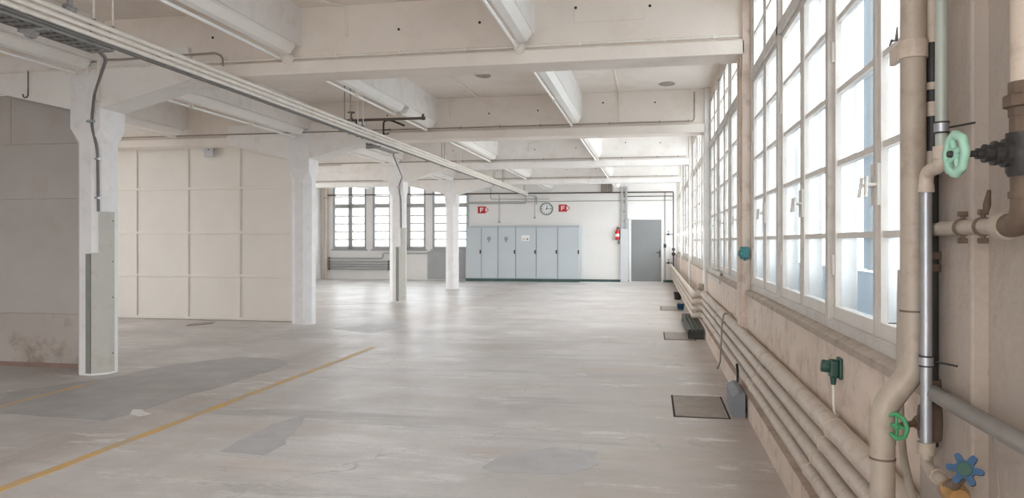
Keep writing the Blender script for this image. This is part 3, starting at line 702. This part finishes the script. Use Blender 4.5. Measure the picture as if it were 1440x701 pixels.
# extinguisher
p = at_y(870, 329, YB - .1); p.x -= .045; ex = thing('fire_extinguisher', (p.x, YB - .09, 1.4), 'red fire extinguisher hung on the wall left of the grey door', 'fire extinguisher')
MB().lathe((p.x, YB - .09, 1.35), (0, 0, 1), [(.0, 0), (.065, .005), (.07, .03), (.07, .24), (.055, .29), (.025, .32), (.022, .345)], 20).build('cylinder', 'red2', ex)
MB().lathe((p.x, YB - .09, 1.69), (0, 0, 1), [(.026, 0), (.026, .03)], 12).box(p.x - .02, p.x + .055, YB - .1, YB - .08, 1.72, 1.74).box(p.x - .02, p.x + .055, YB - .1, YB - .08, 1.75, 1.765).build('valve_head', 'black', ex)
MB().tube(fillet([(p.x + .02, YB - .09, 1.715), (p.x + .09, YB - .11, 1.72), (p.x + .085, YB - .11, 1.40), (p.x + .05, YB - .12, 1.30)], .05), .01, 8).lathe((p.x + .05, YB - .12, 1.22), (0, 0, 1), [(.028, 0), (.012, .09)], 10).build('hose', 'black', ex)
MB().lathe((p.x, YB - .09, 1.45), (0, 0, 1), [(.0712, 0), (.0712, .09)], 20).build('paper_label', 'signwhite', ex)
MB().box(p.x - .02, p.x + .02, YB - .03, YB, 1.40, 1.66).build('wall_bracket', 'black', ex)
# conduit and switch right of the door
rod([(.40, YB - .02, .02), (.40, YB - .02, 2.84)], .014, 'rod', 'wall_conduit', 'upright conduit on the back wall right of the grey door', 'conduit', 0)
tag(MB().box(.365, .435, YB - .075, YB - .034, 1.10, 1.22).build('light_switch', 'black', bevel=.008), 'small black switch on the conduit right of the grey door', 'switch')
vpz = thing('corner_pipe', (.64, 23.80, 0), 'dark upright pipe with valves in the right back corner', 'pipe')
MB().tube([(.655, 23.80, .02), (.655, 23.80, 2.84)], .022, 10).build('pipe', 'dark', vpz)
m = MB()
for z in (1.52, .62): m.tube([(.655, 23.79, z), (.42, 23.79, z)], .012, 8).lathe((.50, 23.79, z), (0, 0, 1), [(.035, -.03), (.035, .03)], 10).tube([(.50, 23.79, z), (.50, 23.79, z + .1)], .01, 6).lathe((.50, 23.79, z + .1), (0, 0, 1), [(.04, 0), (.04, .012)], 10)
m.build('valve', 'black', vpz)
m = MB().lathe((.655, 23.78, 1.05), (0, -1, 0), [(.05, -.03), (.055, .05), (.03, .12)], 10).lathe((.655, 23.78, .90), (0, -1, 0), [(.05, -.03), (.06, .04), (.03, .10)], 10); m.build('valve_body', 'black', vpz)
# radiator pipes in the far left
for i, z in enumerate((.72, .615, .525, .44, .355)):
    t = thing('radiator_pipe', (-10, YB - .07, z), '%s of the five grey heating pipes under the far left windows' % ('topmost', 'second from the top', 'middle one', 'second from the bottom', 'lowest')[i], 'pipe', 'heating pipes under the far left windows')
    pts = [(-10.97, YB - .07, z), (-8.75, YB - .07, z)]
    if i == 0: pts = [(-10.97, YB - .07, z), (-9.0, YB - .07, z), (-8.97, YB - .07, z + .18), (-7.4, YB - .07, z + .18)]
    MB().tube(fillet(pts, .05), .024, 10).build('pipe', 'mgrey', t)
    MB().lathe((-10.95, YB - .07, z), (1, 0, 0), [(.036, 0), (.036, .05)], 12).build('collar', 'dark', t)
    if i: MB().lathe((-8.80, YB - .07, z), (1, 0, 0), [(.036, 0), (.036, .05)], 12).build('end_valve', 'dark', t)
t = thing('corner_riser', (-11.05, YB - .1, 0), 'beige riser pipe in the far left corner beside the windows', 'pipe')
MB().tube([(-11.05, YB - .1, .02), (-11.05, YB - .1, 3.3)], .06, 14).build('pipe', 'pipe', t)
MB().lathe((-11.05, YB - .1, 2.75), (0, 0, 1), [(.075, 0), (.075, .08)], 14).build('collar', 'pipegrey', t)
tag(MB().box(-7.42, -6.12, YB - .02, YB - .001, .03, .97).build('metal_sheet', 'mgrey'), 'plain grey metal sheet on the wall under the third far window', 'metal sheet')

# ---------------------------------------------------------------- heating pipes on the window wall
YJ = 10.85
HL = ['topmost', 'second', 'third', 'lowest']
for i, z in enumerate((.555, .455, .355, .255)):
    t = thing('heating_pipe', (XW - .04, 5, z), '%s of the four beige heating pipes along the foot of the window wall' % HL[i], 'pipe', 'heating pipes along the window wall')
    r = .043 if i == 0 else .037
    xa, xb = .712 - .012 * (i > 0) * 0, .585
    MB().tube([(xa, YF + .05, z), (xa, YJ - .12, z)], r, 16).build('near_run', 'pipe', t)
    MB().tube(fillet([(xa, YJ - .12, z), (xa, YJ, z), (xb, YJ + .06, z - .02), (xb, YJ + .22, z - .02)], .07), r + .003, 14).build('elbow', 'pipe', t)
    MB().tube([(xb, YJ + .22, z - .02), (xb, YB - .08, z - .02)], r * .9, 14).build('far_run', 'pipe', t)
    for y in (3.1 + .15 * i, 4.9 + .2 * i, 8.3 + .1 * i): MB().tube([(xa, y, z), (xa, y + .03, z)], r + .004, 16).build('coupling', 'pipe', t)
tag(MB().lathe((.68, YJ - .02, .655), (0, 0, 1), [(.0, -.055), (.05, -.04), (.06, 0), (.045, .04), (0, .055)], 14).build('air_valve', 'pipegrey'), 'rounded lagged valve on top of the pipe elbows', 'valve')
tag(MB().tube(fillet([(.735, 7.2, .62), (.66, 7.2, .625), (.645, 7.22, .50), (.63, 7.24, .15), (.60, 7.2, .10)], .03), .008, 8).build('pipe_strap', 'rod'), 'thin wire strap hooked over the heating pipes below the first pilaster', 'strap')
# floor hatches, box, channel, buckets
for (y0, y1), lb in (((5.62, 6.37), 'nearest worn steel floor hatch beside the heating pipes'), ((9.99, 10.77), 'second worn steel floor hatch, in front of the low dark channel'), ((14.2, 15.07), 'farthest worn steel floor hatch beside the window wall')):
    t = thing('floor_hatch', (.36, (y0 + y1) / 2, 0), lb, 'floor hatch', 'steel floor hatches')
    MB().box(.155, .565, y0 - .015, y1 + .015, 0, .003).build('frame', 'hole', t)
    m = MB().box(.17, .55, y0, y1, 0, .006)
    for j in range(18):
        x = .18 + j * .0205; m.box(x, x + .009, y0 + .02, y1 - .02, .006, .009)
    m.build('plate', 'hatch', t)
t = thing('grey_floor_box', (.63, 5.88, 0), 'small blue-grey box on the floor against the foot of the window wall', 'box')
MB().prism([(.585, .01), (.60, 0), (.672, 0), (.672, .185), (.63, .185), (.585, .15)], 'y', 5.66, 6.16).build('case', 'greybox', t, bevel=.008)
MB().tube(fillet([(.665, 6.1, .17), (.665, 6.1, .28), (.655, 6.06, .33)], .02), .010, 8).build('cable', 'black', t)
t = thing('steel_channel', (.6, 10.9, 0), 'low dark green steel channel on the floor under the pipe elbows', 'channel')
m = MB()
for x in (.49, .545, .60, .65): m.box(x - .022, x + .022, 10.08, 12.3, .105, .13)
m.build('slats', 'channelgreen', t)
MB().box(.468, .672, 10.08, 10.10, 0, .105).box(.468, .672, 12.28, 12.3, 0, .105).box(.468, .48, 10.08, 12.3, .05, .105).build('frame', 'black', t)
bk = thing('black_bucket', (.56, 16.9, 0), 'black bucket on the floor under the far heating pipes', 'bucket')
MB().lathe((.56, 16.9, 0), (0, 0, 1), [(.07, 0), (.09, .15), (.095, .15), (.095, .165), (.085, .165), (.065, .015), (0, .015)], 20).build('body', 'black', bk)
MB().torus((.56, 16.9, .165), (0, .35, 1), .09, .004, 20, 6).build('handle', 'rod', bk)
b2 = thing('blue_bucket', (.53, 14.4, 0), 'small blue bucket on the floor in front of the black bucket', 'bucket')
MB().lathe((.53, 14.4, 0), (0, 0, 1), [(.055, 0), (.07, .10), (.076, .10), (.076, .115), (.066, .115), (.05, .012), (0, .012)], 20).build('body', 'blue', b2)
MB().torus((.53, 14.4, .115), (.3, 0, 1), .07, .0035, 20, 6).build('handle', 'rod', b2)
# sockets on the window wall
def socket(p, mt, lb, xw, s=1.0):
    t = thing('wall_socket', p, lb, 'socket')
    MB().box(xw - .02 * s, xw - .001, p.y - .05 * s, p.y + .05 * s, p.z - .065 * s, p.z + .065 * s).build('back_plate', mt, t, bevel=.006)
    MB().box(xw - .07 * s, xw - .02 * s, p.y - .042 * s, p.y + .042 * s, p.z - .055 * s, p.z + .05 * s).build('housing', mt, t, bevel=.012 * s)
    MB().lathe((xw - .065 * s, p.y + .0, p.z + .005), (-1, .25, .1), [(.034 * s, 0), (.038 * s, .02 * s), (.038 * s, .045 * s), (.03 * s, .05 * s)], 16).build('cap', mt, t)
    MB().lathe((xw - .045 * s, p.y, p.z - .10 * s), (0, 0, 1), [(.014 * s, 0), (.02 * s, .05 * s)], 10).build('cable_gland', mt, t)
    return t
ps = at_x(1172, 518, XW - .03); st = socket(ps, 'dgreen', 'dark green industrial socket on the wall under the nearest window', XW, .68)
MB().tube(fillet([(XW - .03, ps.y, ps.z - .068), (XW - .03, ps.y - .01, ps.z - .16), (XW - .025, ps.y, ps.z - .19)], .03), .006, 8).build('cable', 'whitepipe', st)
tag(MB().tube([(XW - .025, ps.y, ps.z - .30), (XW - .025, ps.y, ps.z - .19)], .017, 10).build('cable_sleeve', 'whitepipe'), 'short pale pipe sleeve below the dark green socket', 'sleeve')
pt = at_y(1047, 356, Y0 - .02); py_ = Y0
t = thing('wall_socket', pt, 'teal industrial socket on the pilaster between the two nearest windows', 'socket')
MB().box(pt.x - .035, pt.x + .035, py_ - .018, py_ - .001, pt.z - .05, pt.z + .05).build('back_plate', 'teal', t, bevel=.005)
MB().box(pt.x - .028, pt.x + .032, py_ - .06, py_ - .018, pt.z - .042, pt.z + .042).build('housing', 'teal', t, bevel=.01)
MB().lathe((pt.x - .02, py_ - .04, pt.z - .005), (-1, -.3, 0), [(.022, 0), (.026, .015), (.026, .028), (.02, .032)], 14).build('cap', 'teal', t)
MB().lathe((pt.x, py_ - .035, pt.z - .062), (0, 0, 1), [(.010, 0), (.014, .024)], 10).build('cable_gland', 'teal', t)
# ---------------------------------------------------------------- foreground pipes
# big beige downpipe
Pt = at_x(1284, 300, .655)
zk = at_x(1284, 505, .655).z
Pb = at_y(1241, 585, Pt.y); 
dp = thing('downpipe', (Pt.x, Pt.y, 0), 'thick beige downpipe with an offset bend in front of the nearest window', 'pipe')
MB().tube([(Pt.x, Pt.y, zk), (Pt.x, Pt.y, HB - .003)], .030, 20).build('upper_pipe', 'pipegrey', dp)
MB().tube(fillet([(Pt.x, Pt.y, zk + .02), (Pt.x, Pt.y, zk - .03), (Pb.x, Pb.y, zk - .13), (Pb.x, Pb.y, zk - .22)], .07, 8), .0315, 20).build('offset_bend', 'pipegrey', dp)
MB().tube([(Pb.x, Pb.y, .002), (Pb.x, Pb.y, zk - .21)], .030, 20).build('lower_pipe', 'pipegrey', dp)
zc_ = at_x(1284, 72, .655).z
m = MB().tube([(Pt.x, Pt.y, zc_ - .02), (Pt.x, Pt.y, zc_ + .025)], .0345, 20).box(Pt.x - .034, Pt.x - .02, Pt.y + .015, Pt.y + .075, zc_ - .02, zc_ + .022)
m.build('clamp', 'pipe', dp)
MB().tube([(Pt.x, Pt.y, zk + .12), (Pt.x, Pt.y, zk + .125)], .0315, 20).build('joint', 'rust', dp)
MB().tube([(Pb.x, Pb.y, zk - .26), (Pb.x, Pb.y, zk - .255)], .0315, 20).build('joint', 'rust', dp)
rg = thing('rag_scrap', (Pt.x - .03, Pt.y + .02, zc_ + .05), 'torn dark scrap of tape on the clamp of the thick downpipe', 'scrap')
MB().tube([(Pt.x - .04, Pt.y + .055, zc_ + .03), (Pt.x - .038, Pt.y + .04, zc_ + .04), (Pt.x - .032, Pt.y + .025, zc_ + .035), (Pt.x - .031, Pt.y + .022, zc_ + .07)], [.002, .004, .005, .002], 6).build('strip', 'cable', rg)
# black riser with wrap
Kb = at_x(1311, 300, .702)
kp = thing('black_riser', (Kb.x, Kb.y, 0), 'black riser pipe with torn beige wrapping, between downpipe and steel pipe', 'pipe')
zv = at_x(1306, 592, .70).z
MB().tube([(Kb.x, Kb.y, zv - .06), (Kb.x, Kb.y, HB - .003)], .0145, 14).build('pipe', 'black', kp)
zw = at_x(1308, 62, .70).z
m = MB().tube([(Kb.x, Kb.y, zw), (Kb.x, Kb.y, zw + .05), (Kb.x, Kb.y, HB - .005)], [.0155, .018, .018], 14)
for v0, v1 in ((118, 128), (145, 165)): m.tube([(Kb.x, Kb.y, at_x(1308, v1, .7).z), (Kb.x, Kb.y, at_x(1308, v0, .7).z)], [.0155, .0175], 12)
m.build('wrapping', 'pipe', kp)
MB().tube([(Kb.x - .003, Kb.y, at_x(1308, 232, .7).z), (Kb.x - .003, Kb.y, at_x(1308, 214, .7).z)], .02, 14).build('coupling', 'pipegrey', kp)
m = MB().lathe((Kb.x - .005, Kb.y, zv - .05), (0, 0, 1), [(.018, 0), (.028, .01), (.032, .05), (.028, .09), (.018, .10)], 14); m.build('valve_body', 'rust', kp)
for v in (382, 545, 365): MB().tube([(Kb.x, Kb.y, at_x(1312, v, .7).z), (Kb.x, Kb.y, at_x(1312, v, .7).z + .018)], .020, 12).build('collar', 'rust', kp)
W0 = at_y(1261, 600, Kb.y - .05); c0 = Vector((Kb.x - .02, Kb.y, zv)); ax = (W0 - c0).normalized()
MB().tube([c0, W0], .008, 10).lathe(c0, ax, [(.02, 0), (.02, .015), (.012, .03)], 10).build('valve_stem', 'rust', kp)
def handwheel(o, ax, R, r, mt, parent, n=6, wob=.0, lobes=0, nm='hand_wheel'):
    m = MB().torus(o, ax, R, r, 40, 10, wob, lobes); a = Vector(ax).normalized(); x = a.cross(Vector((0, 0, 1))).normalized(); y = a.cross(x)
    for i in range(n):
        d = x * math.cos(2 * PI * i / n) + y * math.sin(2 * PI * i / n); m.tube([Vector(o) + d * R * .2, Vector(o) + d * R], r * .7, 6)
    m.lathe(Vector(o) - a * r, a, [(R * .28, 0), (R * .28, r * 2)], 12)
    w_ = m.build(nm, mt, parent); return w_
tag(handwheel(W0, ax, .030, .0055, 'green', kp, 4, .04, 8), 'small green hand wheel', None)
# upper galvanised pipe and lower steel pipe with offset
Ut = at_x(1324, 120, .668); Lt = at_x(1302.5, 450, .668)
sp = thing('steel_pipe', (Lt.x, Lt.y, 0), 'bright galvanised pipe with a stepped joint, right of the thick downpipe', 'pipe')
zu = at_x(1324, 212, .668).z; zl = at_x(1302.5, 268, .668).z; ze = at_x(1302.5, 628, .668).z
MB().tube([(Ut.x, Ut.y, zu), (Ut.x, Ut.y, HB - .003)], .0135, 16).build('upper_pipe', 'galvgreen', sp)
MB().tube(fillet([(Ut.x, Ut.y, zu + .01), (Ut.x, Ut.y, zu - .035), (Lt.x, Lt.y, zl + .045), (Lt.x, Lt.y, zl - .005)], .03), .0165, 14).lathe((Ut.x, Ut.y, zu - .02), (0, 0, 1), [(.019, 0), (.019, .03)], 12).lathe((Lt.x, Lt.y, zl - .005), (0, 0, 1), [(.019, 0), (.018, .02)], 12).build('offset_joint', 'pipe', sp)
MB().tube([(Lt.x, Lt.y, ze), (Lt.x, Lt.y, zl)], .0132, 16).build('lower_pipe', 'galv', sp)
for (X, Yy, v, uu, tip) in ((Ut.x, Ut.y, 180, 1324, (1358, 176)), (Lt.x, Lt.y, 508, 1302, (1352, 505))):
    z = at_x(uu, v, .668).z; e = at_x(tip[0], tip[1], XP if False else .712)
    MB().lathe((X, Yy, z - .012), (0, 0, 1), [(.0165, 0), (.0165, .024)], 14).build('clamp', 'galv', sp)
    MB().tube([(X + .014, Yy, z), (e.x, Yy - .07, z)], .0025, 8).lathe((X, Yy, z - .014), (0, 0, 1), [(.017, 0), (.017, .004)], 14).lathe((X, Yy, z + .010), (0, 0, 1), [(.017, 0), (.017, .004)], 14).build('clamp_rod', 'black', sp)
fe = Vector((Lt.x, Lt.y, ze)); b1 = Vector((Lt.x, Lt.y, ze - .045)); b2_ = at_x(1338, 690, .655)
MB().lathe(fe + Vector((0, 0, -.02)), (0, 0, 1), [(.021, 0), (.021, .03)], 12).tube(fillet([fe, b1, b2_], .03), .0145, 14).lathe(b1 + (b2_ - b1) * .35, (b2_ - b1), [(.019, 0), (.019, .03)], 10).build('bottom_elbow', 'pipegrey', sp)
bv = thing('brass_valve', b2_, 'brass valve with a blue star shaped wheel at the bottom right', 'valve')
MB().lathe(b2_ - (b2_ - b1).normalized() * .02, (b2_ - b1), [(.016, 0), (.026, .015), (.028, .05), (.02, .075)], 14).tube([b2_ + (b2_ - b1).normalized() * .04, Vector((b2_.x, b2_.y - .07, .15)), Vector((b2_.x, b2_.y - .07, .002))], .013, 10).build('body', 'brass', bv)
S0 = at_x(1358, 662, .60); sa = (S0 - b2_ - Vector((0, 0, .01))).normalized()
MB().tube([b2_, S0], .010, 10).lathe(b2_, sa, [(.024, 0), (.02, .03), (.012, .045)], 12).build('stem', 'rust', bv)
v_n = (Vector((0, 0, EYE)) - S0).normalized(); ax2 = (sa * .5 + v_n * .5 + Vector((-.25, 0, .1))).normalized()
x_ = ax2.cross(Vector((0, 0, 1))).normalized(); y_ = ax2.cross(x_)
ring = []
for j in range(72):
    a = 2 * PI * j / 72; rr = .0245 + .0075 * max(-1, min(1, 1.6 * math.cos(6 * a)))
    ring.append(S0 + (x_ * math.cos(a) + y_ * math.sin(a)) * rr)
tag(MB().loft([ring, [q + ax2 * .012 for q in ring]]).build('star_wheel', 'blue', bv, bevel=.002), 'blue six-lobed star wheel', None)
tag(MB().lathe(S0 + ax2 * .012, ax2, [(.014, 0), (.013, .0015)], 16).build('wheel_centre', 'dgreen', bv), 'green centre disc', None)
# thin pipe behind the downpipe
small('thin_pipe', [at_x(1268, 380, .70), at_x(1266, 470, .70), at_x(1265, 560, .70), at_x(1268, 630, .695), at_x(1280, 690, .665), at_x(1296, 740, .66)], .0105, 'pipegrey', 'thin brownish pipe curving down behind the thick downpipe', 'pipe', .2, n=10)
small('window_stay_wire', [at_x(1250, 455, .775), at_x(1275, 456, .70), at_x(1290, 458, .69)], .0022, 'black', 'thin black wire tied from the nearest window to the downpipe', 'wire', .02, n=6)
# diagonal grey pipe along the near wall
Gd = at_x(1312, 553, .685)
gp = thing('grey_wall_pipe', (Gd.x, 0, Gd.z), 'dark grey pipe slanting across the lower right corner along the wall', 'pipe')
MB().tube([(Gd.x, Gd.y, Gd.z), (Gd.x, -.5, Gd.z - .02)], .0195, 16).lathe((Gd.x, Gd.y - .02, Gd.z), (0, 1, 0), [(.0195, 0), (.018, .02), (.008, .03)], 16).build('pipe', 'greypipe', gp)
# big valve at the right edge
Vp = at_x(1441, 215, .66)
vv = thing('gate_valve', (Vp.x, Vp.y, Vp.z), 'black iron gate valve with a mint green hand wheel at the right edge', 'valve')
zb = lambda v: at_x(1430, v, .66).z
MB().tube([(Vp.x, Vp.y, zb(120)), (Vp.x, Vp.y, HC - .002)], .0225, 18).build('upper_pipe', 'pipe', vv)
MB().lathe((Vp.x, Vp.y, zb(190)), (0, 0, 1), [(.024, 0), (.024, .03), (.026, .03), (.026, .045), (.034, .047), (.034, .067), (.026, .07), (.026, zb(120) - zb(190))], 12, False).build('union_nut', 'rust', vv)
MB().lathe((Vp.x, Vp.y, zb(250)), (0, 0, 1), [(.026, 0), (.03, .008), (.03, .02), (.036, .035), (.036, zb(190) - zb(250) - .03), (.03, zb(190) - zb(250) - .015), (.03, zb(190) - zb(250))], 16).build('body', 'black', vv)
wv = at_y(1344, 217, Vp.y); axv = (wv - Vp).normalized(); ln = (wv - Vp).length
MB().lathe(Vp, axv, [(.026, 0), (.026, .036), (.019, .038), (.019, .046), (.0225, .047), (.0225, .053), (.014, .054), (.014, .062), (.017, .063), (.017, .068), (.010, .069), (.010, .080)], 14, False).build('bonnet', 'black', vv)
MB().tube([Vp, wv - axv * .004], .006, 8).build('stem', 'black', vv)
m = MB(); a8 = Vector((-1, -.06, 0)).normalized(); x8 = a8.cross(Vector((0, 0, 1))).normalized(); y8 = a8.cross(x8); R8 = .041
def oct_ring(R, h, ph=.0): return [wv + (x8 * math.cos(2 * PI * (j + ph) / 32) + y8 * math.sin(2 * PI * (j + ph) / 32)) * (R * (1 + .045 * math.cos(8 * 2 * PI * j / 32))) + a8 * h for j in range(32)]
rs = [oct_ring(R8 * .70, -.006), oct_ring(R8, -.006), oct_ring(R8 * 1.03, 0), oct_ring(R8, .006), oct_ring(R8 * .70, .006), oct_ring(R8 * .66, 0), oct_ring(R8 * .70, -.006)]
m.loft(rs, False, True)
for i in range(4):
    d = x8 * math.cos(PI / 2 * i + .4) + y8 * math.sin(PI / 2 * i + .4); m.tube([wv + d * .004, wv + d * R8 * .75], .0055, 8)
m.lathe(wv - a8 * .006, a8, [(.012, 0), (.012, .013)], 12)
tag(m.build('hand_wheel', 'mint', vv), 'mint green eight-sided hand wheel', None)
MB().lathe(wv + a8 * .006, a8, [(.007, 0), (.006, .008)], 8).build('wheel_nut', 'black', vv)
zh_ = at_x(1380, 319, .66).z
MB().tube(fillet([(Vp.x, Vp.y, zb(250)), (Vp.x, Vp.y, zh_), (Vp.x, Vp.y + .10, zh_)], .045, 8), .0225, 16).lathe((Vp.x, Vp.y, zb(280)), (0, 0, 1), [(.026, 0), (.026, .012)], 16).build('lower_elbow', 'rust', vv)
MB().tube([(Vp.x, Vp.y + .07, zh_), (Vp.x, 1.87, zh_), (.702, 1.925, zh_), (.702, Kb.y - .016, zh_)], .0165, 16).lathe((Vp.x, Vp.y + .06, zh_), (0, 1, 0), [(.027, 0), (.027, .03)], 16).build('branch_pipe', 'pipegrey', vv)
for u in (1355, 1384):
    p = at_x(u, 319, .66); m = MB()
    m.lathe((Vp.x, p.y, zh_), (0, 1, 0), [(.020, 0), (.020, .01)], 14)
    for s in (1, -1): m.tube([(Vp.x, p.y + .005, zh_ + s * .016), (Vp.x, p.y + .005, zh_ + s * .032)], .005, 6).lathe((Vp.x - .009, p.y + .005, zh_ + s * .029), (1, 0, 0), [(.0065, 0), (.0065, .018)], 6)
    m.build('pipe_clamp', 'rust', vv)
tag(MB().tube([at_x(1386, 300, .70), at_x(1388, 288, .705), at_x(1391, 268, .712)], [.006, .008, .004], 8).build('wall_anchor', 'rust'), 'rusty bent anchor sticking out of the wall above the branch pipe', 'anchor')

a_, b_ = at_x(998, 381, XW), at_x(1013, 396, XW)
tag(MB().box(XW - .012, XW - .0005, b_.y, a_.y, b_.z - .03, b_.z + .10).build('vent_plate', 'frame', bevel=.003), 'flat grey vent plate under the second window, beside the white pilaster', 'vent plate')
yq = Y0 + 2 * P
tag(MB().box(XP - .045, XP - .0005, yq + .06, yq + .2, 1.20, 1.38).build('switch_box', 'signwhite', bevel=.006), 'small white switch box on the third pilaster', 'switch box')
ck_ = [at_x(u, v, XW - .0045) for u, v in ((1391, 520), (1386, 552), (1390, 585), (1396, 612), (1399, 650), (1403, 690), (1402, 730))]
m = MB()
wdt = (.001, .002, .0015, .005, .004, .006, .003)
ring_a = [Vector((XW - .0055, p.y - w_, p.z)) for p, w_ in zip(ck_, wdt)]; ring_b = [Vector((XW - .0055, p.y + w_, p.z)) for p, w_ in zip(ck_, wdt)]
m.loft([ring_a + ring_b[::-1], [q + Vector((.002, 0, 0)) for q in ring_a + ring_b[::-1]]])
tag(m.build('wall_crack', 'stain'), 'ragged grey crack running down the plaster at the right edge', 'crack')
pf = at_x(98, 14, XO)
t = thing('pipe_fitting', (XO, pf.y, 2.82), 'grey iron tee fitting on top of the overhead pipes at the top left', 'pipe fitting')
MB().tube([(XO, pf.y - .045, 2.822), (XO, pf.y + .045, 2.822)], .02, 12).tube([(XO, pf.y, 2.82), (XO, pf.y, 2.90)], .018, 12).build('tee', 'tray', t)
MB().tube([(XO, pf.y, 2.89), (XO, pf.y, HC - .002)], .011, 8).build('riser', 'rod', t)
# ---------------------------------------------------------------- floor markings and repairs
def flat(name, pts, mt, lb, cat, h=.0025, jit=0.0, group=None):
    if jit:
        out = []
        for a, b in zip(pts, pts[1:] + pts[:1]):
            a, b = Vector((*a, 0)), Vector((*b, 0)); n = max(2, int((b - a).length / .12))
            for j in range(n): q = a + (b - a) * j / n; out.append((q.x + random.uniform(-jit, jit), q.y + random.uniform(-jit, jit)))
        pts = out
    return tag(MB().prism(pts, 'z', 0, h).build(name, mt), lb, cat, group)
def strip(x, y0, y1, w_, n=60):
    L_ = [(x - w_ / 2 + random.uniform(-.006, .006), y0 + (y1 - y0) * i / n) for i in range(n + 1)]
    R_ = [(x + w_ / 2 + random.uniform(-.006, .006), y0 + (y1 - y0) * i / n) for i in range(n + 1)]
    return L_ + R_[::-1]
flat('floor_line', strip(-3.35, -2.0, 8.6, .075), 'yellow', 'long worn yellow line painted along the floor', 'floor line')
flat('floor_line', strip(-5.04, 3.5, 6.0, .06), 'yellow', 'faint short yellow line on the floor by the nearest column', 'floor line')
flat('floor_patch', [(-5.6, 4.75), (-4.815, 4.748), (-3.899, 4.719), (-3.86, 5.072), (-3.782, 6.228), (-3.741, 6.972), (-3.85, 7.4), (-4.112, 7.552), (-4.542, 7.60), (-5.0, 6.9), (-5.06, 6.2), (-5.4, 5.6)], 'patch', 'large dark grey repair patch on the floor left of the yellow line', 'floor patch', .002, .02)
flat('floor_patch', [(-2.639, 4.132), (-2.312, 4.117), (-2.315, 4.388), (-2.526, 5.135), (-2.642, 4.852)], 'patchlight', 'small grey repair patch on the floor right of the yellow line', 'floor patch', .002, .015)
flat('floor_patch', [(-4.664, 10.285), (-4.574, 10.677), (-4.063, 11.493), (-3.664, 10.849), (-3.954, 9.984)], 'patchlight', 'grey repair patch on the floor beside the second column', 'floor patch', .002, .02)
flat('floor_patch', [(-.95, 4.15), (-.80, 4.05), (-.45, 4.1), (-.30, 4.35), (-.35, 4.6), (-.6, 4.62), (-.85, 4.45)], 'patchlight', 'faint grey scuffed patch on the floor in the middle foreground', 'floor patch', .0015, .03)
flat('plaster_spill', [(-3.93, 5.059), (-3.86, 5.072), (-3.70, 4.96), (-3.74, 4.89), (-3.86, 4.93)], 'plaster', 'small white plaster spill on the edge of the dark floor patch', 'plaster spill', .003, .012)
flat('floor_joint', [(-6.9, 13.95), (-5.35, 14.78), (-5.35, 14.84), (-6.9, 14.01)], 'hatch', 'dark joint line across the floor left of the third column', 'floor joint')
flat('floor_strip', [at_z(262, 459, 0)[:2], at_z(298, 456, 0)[:2], at_z(302, 453.5, 0)[:2], at_z(268, 456, 0)[:2]], 'hatch', 'dark flat scrap lying on the floor before the white panel wall', 'scrap', .01)

# ---------------------------------------------------------------- light, sky, camera
wd = bpy.data.worlds.new('overcast_sky'); bpy.context.scene.world = wd; wd.use_nodes = True
bg = wd.node_tree.nodes['Background']; bg.inputs[1].default_value = 4.8
wn, wl_ = wd.node_tree.nodes, wd.node_tree.links                     # bright overcast sky over paler-lit ground
tc = wn.new('ShaderNodeTexCoord'); sp_ = wn.new('ShaderNodeSeparateXYZ'); wl_.new(tc.outputs['Generated'], sp_.inputs[0])
wr = wn.new('ShaderNodeValToRGB'); wr.color_ramp.elements[0].position = .47; wr.color_ramp.elements[0].color = (.42, .43, .435, 1)
wr.color_ramp.elements[1].position = .54; wr.color_ramp.elements[1].color = (.965, .985, 1, 1)
wm = wn.new('ShaderNodeMapRange'); wm.inputs[1].default_value = -1; wm.inputs[2].default_value = 1
wl_.new(sp_.outputs['Z'], wm.inputs[0]); wl_.new(wm.outputs[0], wr.inputs['Fac']); wl_.new(wr.outputs['Color'], bg.inputs[0])
def portal(name, loc, rot, sx, sy):
    l = bpy.data.lights.new(name, 'AREA'); l.shape = 'RECTANGLE'; l.size = sx; l.size_y = sy; l.cycles.is_portal = True
    o = bpy.data.objects.new(name, l); C.objects.link(o); o.location = loc; o.rotation_euler = rot
for j in range(5):
    portal('window_or_fill_daylight', (1.0, Y0 - P + S + (P - S) / 2 + j * P, 2.1), (0, PI / 2, 0), 2.45, P - S)
portal('window_or_fill_daylight', (.99, -3.05, 2.1), (0, PI / 2, 0), 2.4, 5.3)  # portal at the added rear opening
for a, b in FILL_LW: portal('window_or_fill_daylight', (XL - .29, (a + b) / 2, 1.95), (0, -PI / 2, 0), 2.9, b - a)  # portals at the added left wall openings
for a, b in FILL_FW: portal('window_or_fill_daylight', ((a + b) / 2, YF - .19, 2.0), (PI / 2, 0, 0), b - a, 2.6)  # portal at the added end wall opening
for a, b, k in WIN_B: portal('window_or_fill_daylight', ((a + b) / 2, YB + .29, 2.13), (-PI / 2, 0, 0), b - a, 2.2)
cam = bpy.data.cameras.new('camera'); co = bpy.data.objects.new('camera', cam); C.objects.link(co)
co.location = (0, 0, EYE); co.rotation_euler = (PI / 2, 0, TH)
cam.sensor_width = 36; cam.lens = F / 1440 * 36; cam.shift_y = -(350.5 - VH) / 1440
cam.clip_start = .05
sc = bpy.context.scene; sc.camera = co
vs = sc.view_settings; vs.view_transform = 'Standard'; vs.look = 'None'; vs.gamma = 1; vs.use_curve_mapping = False; vs.exposure = 1.52
try:
    sc.cycles.max_bounces = 12; sc.cycles.diffuse_bounces = 8; sc.cycles.transparent_max_bounces = 16; sc.cycles.sample_clamp_indirect = 10
except Exception: pass
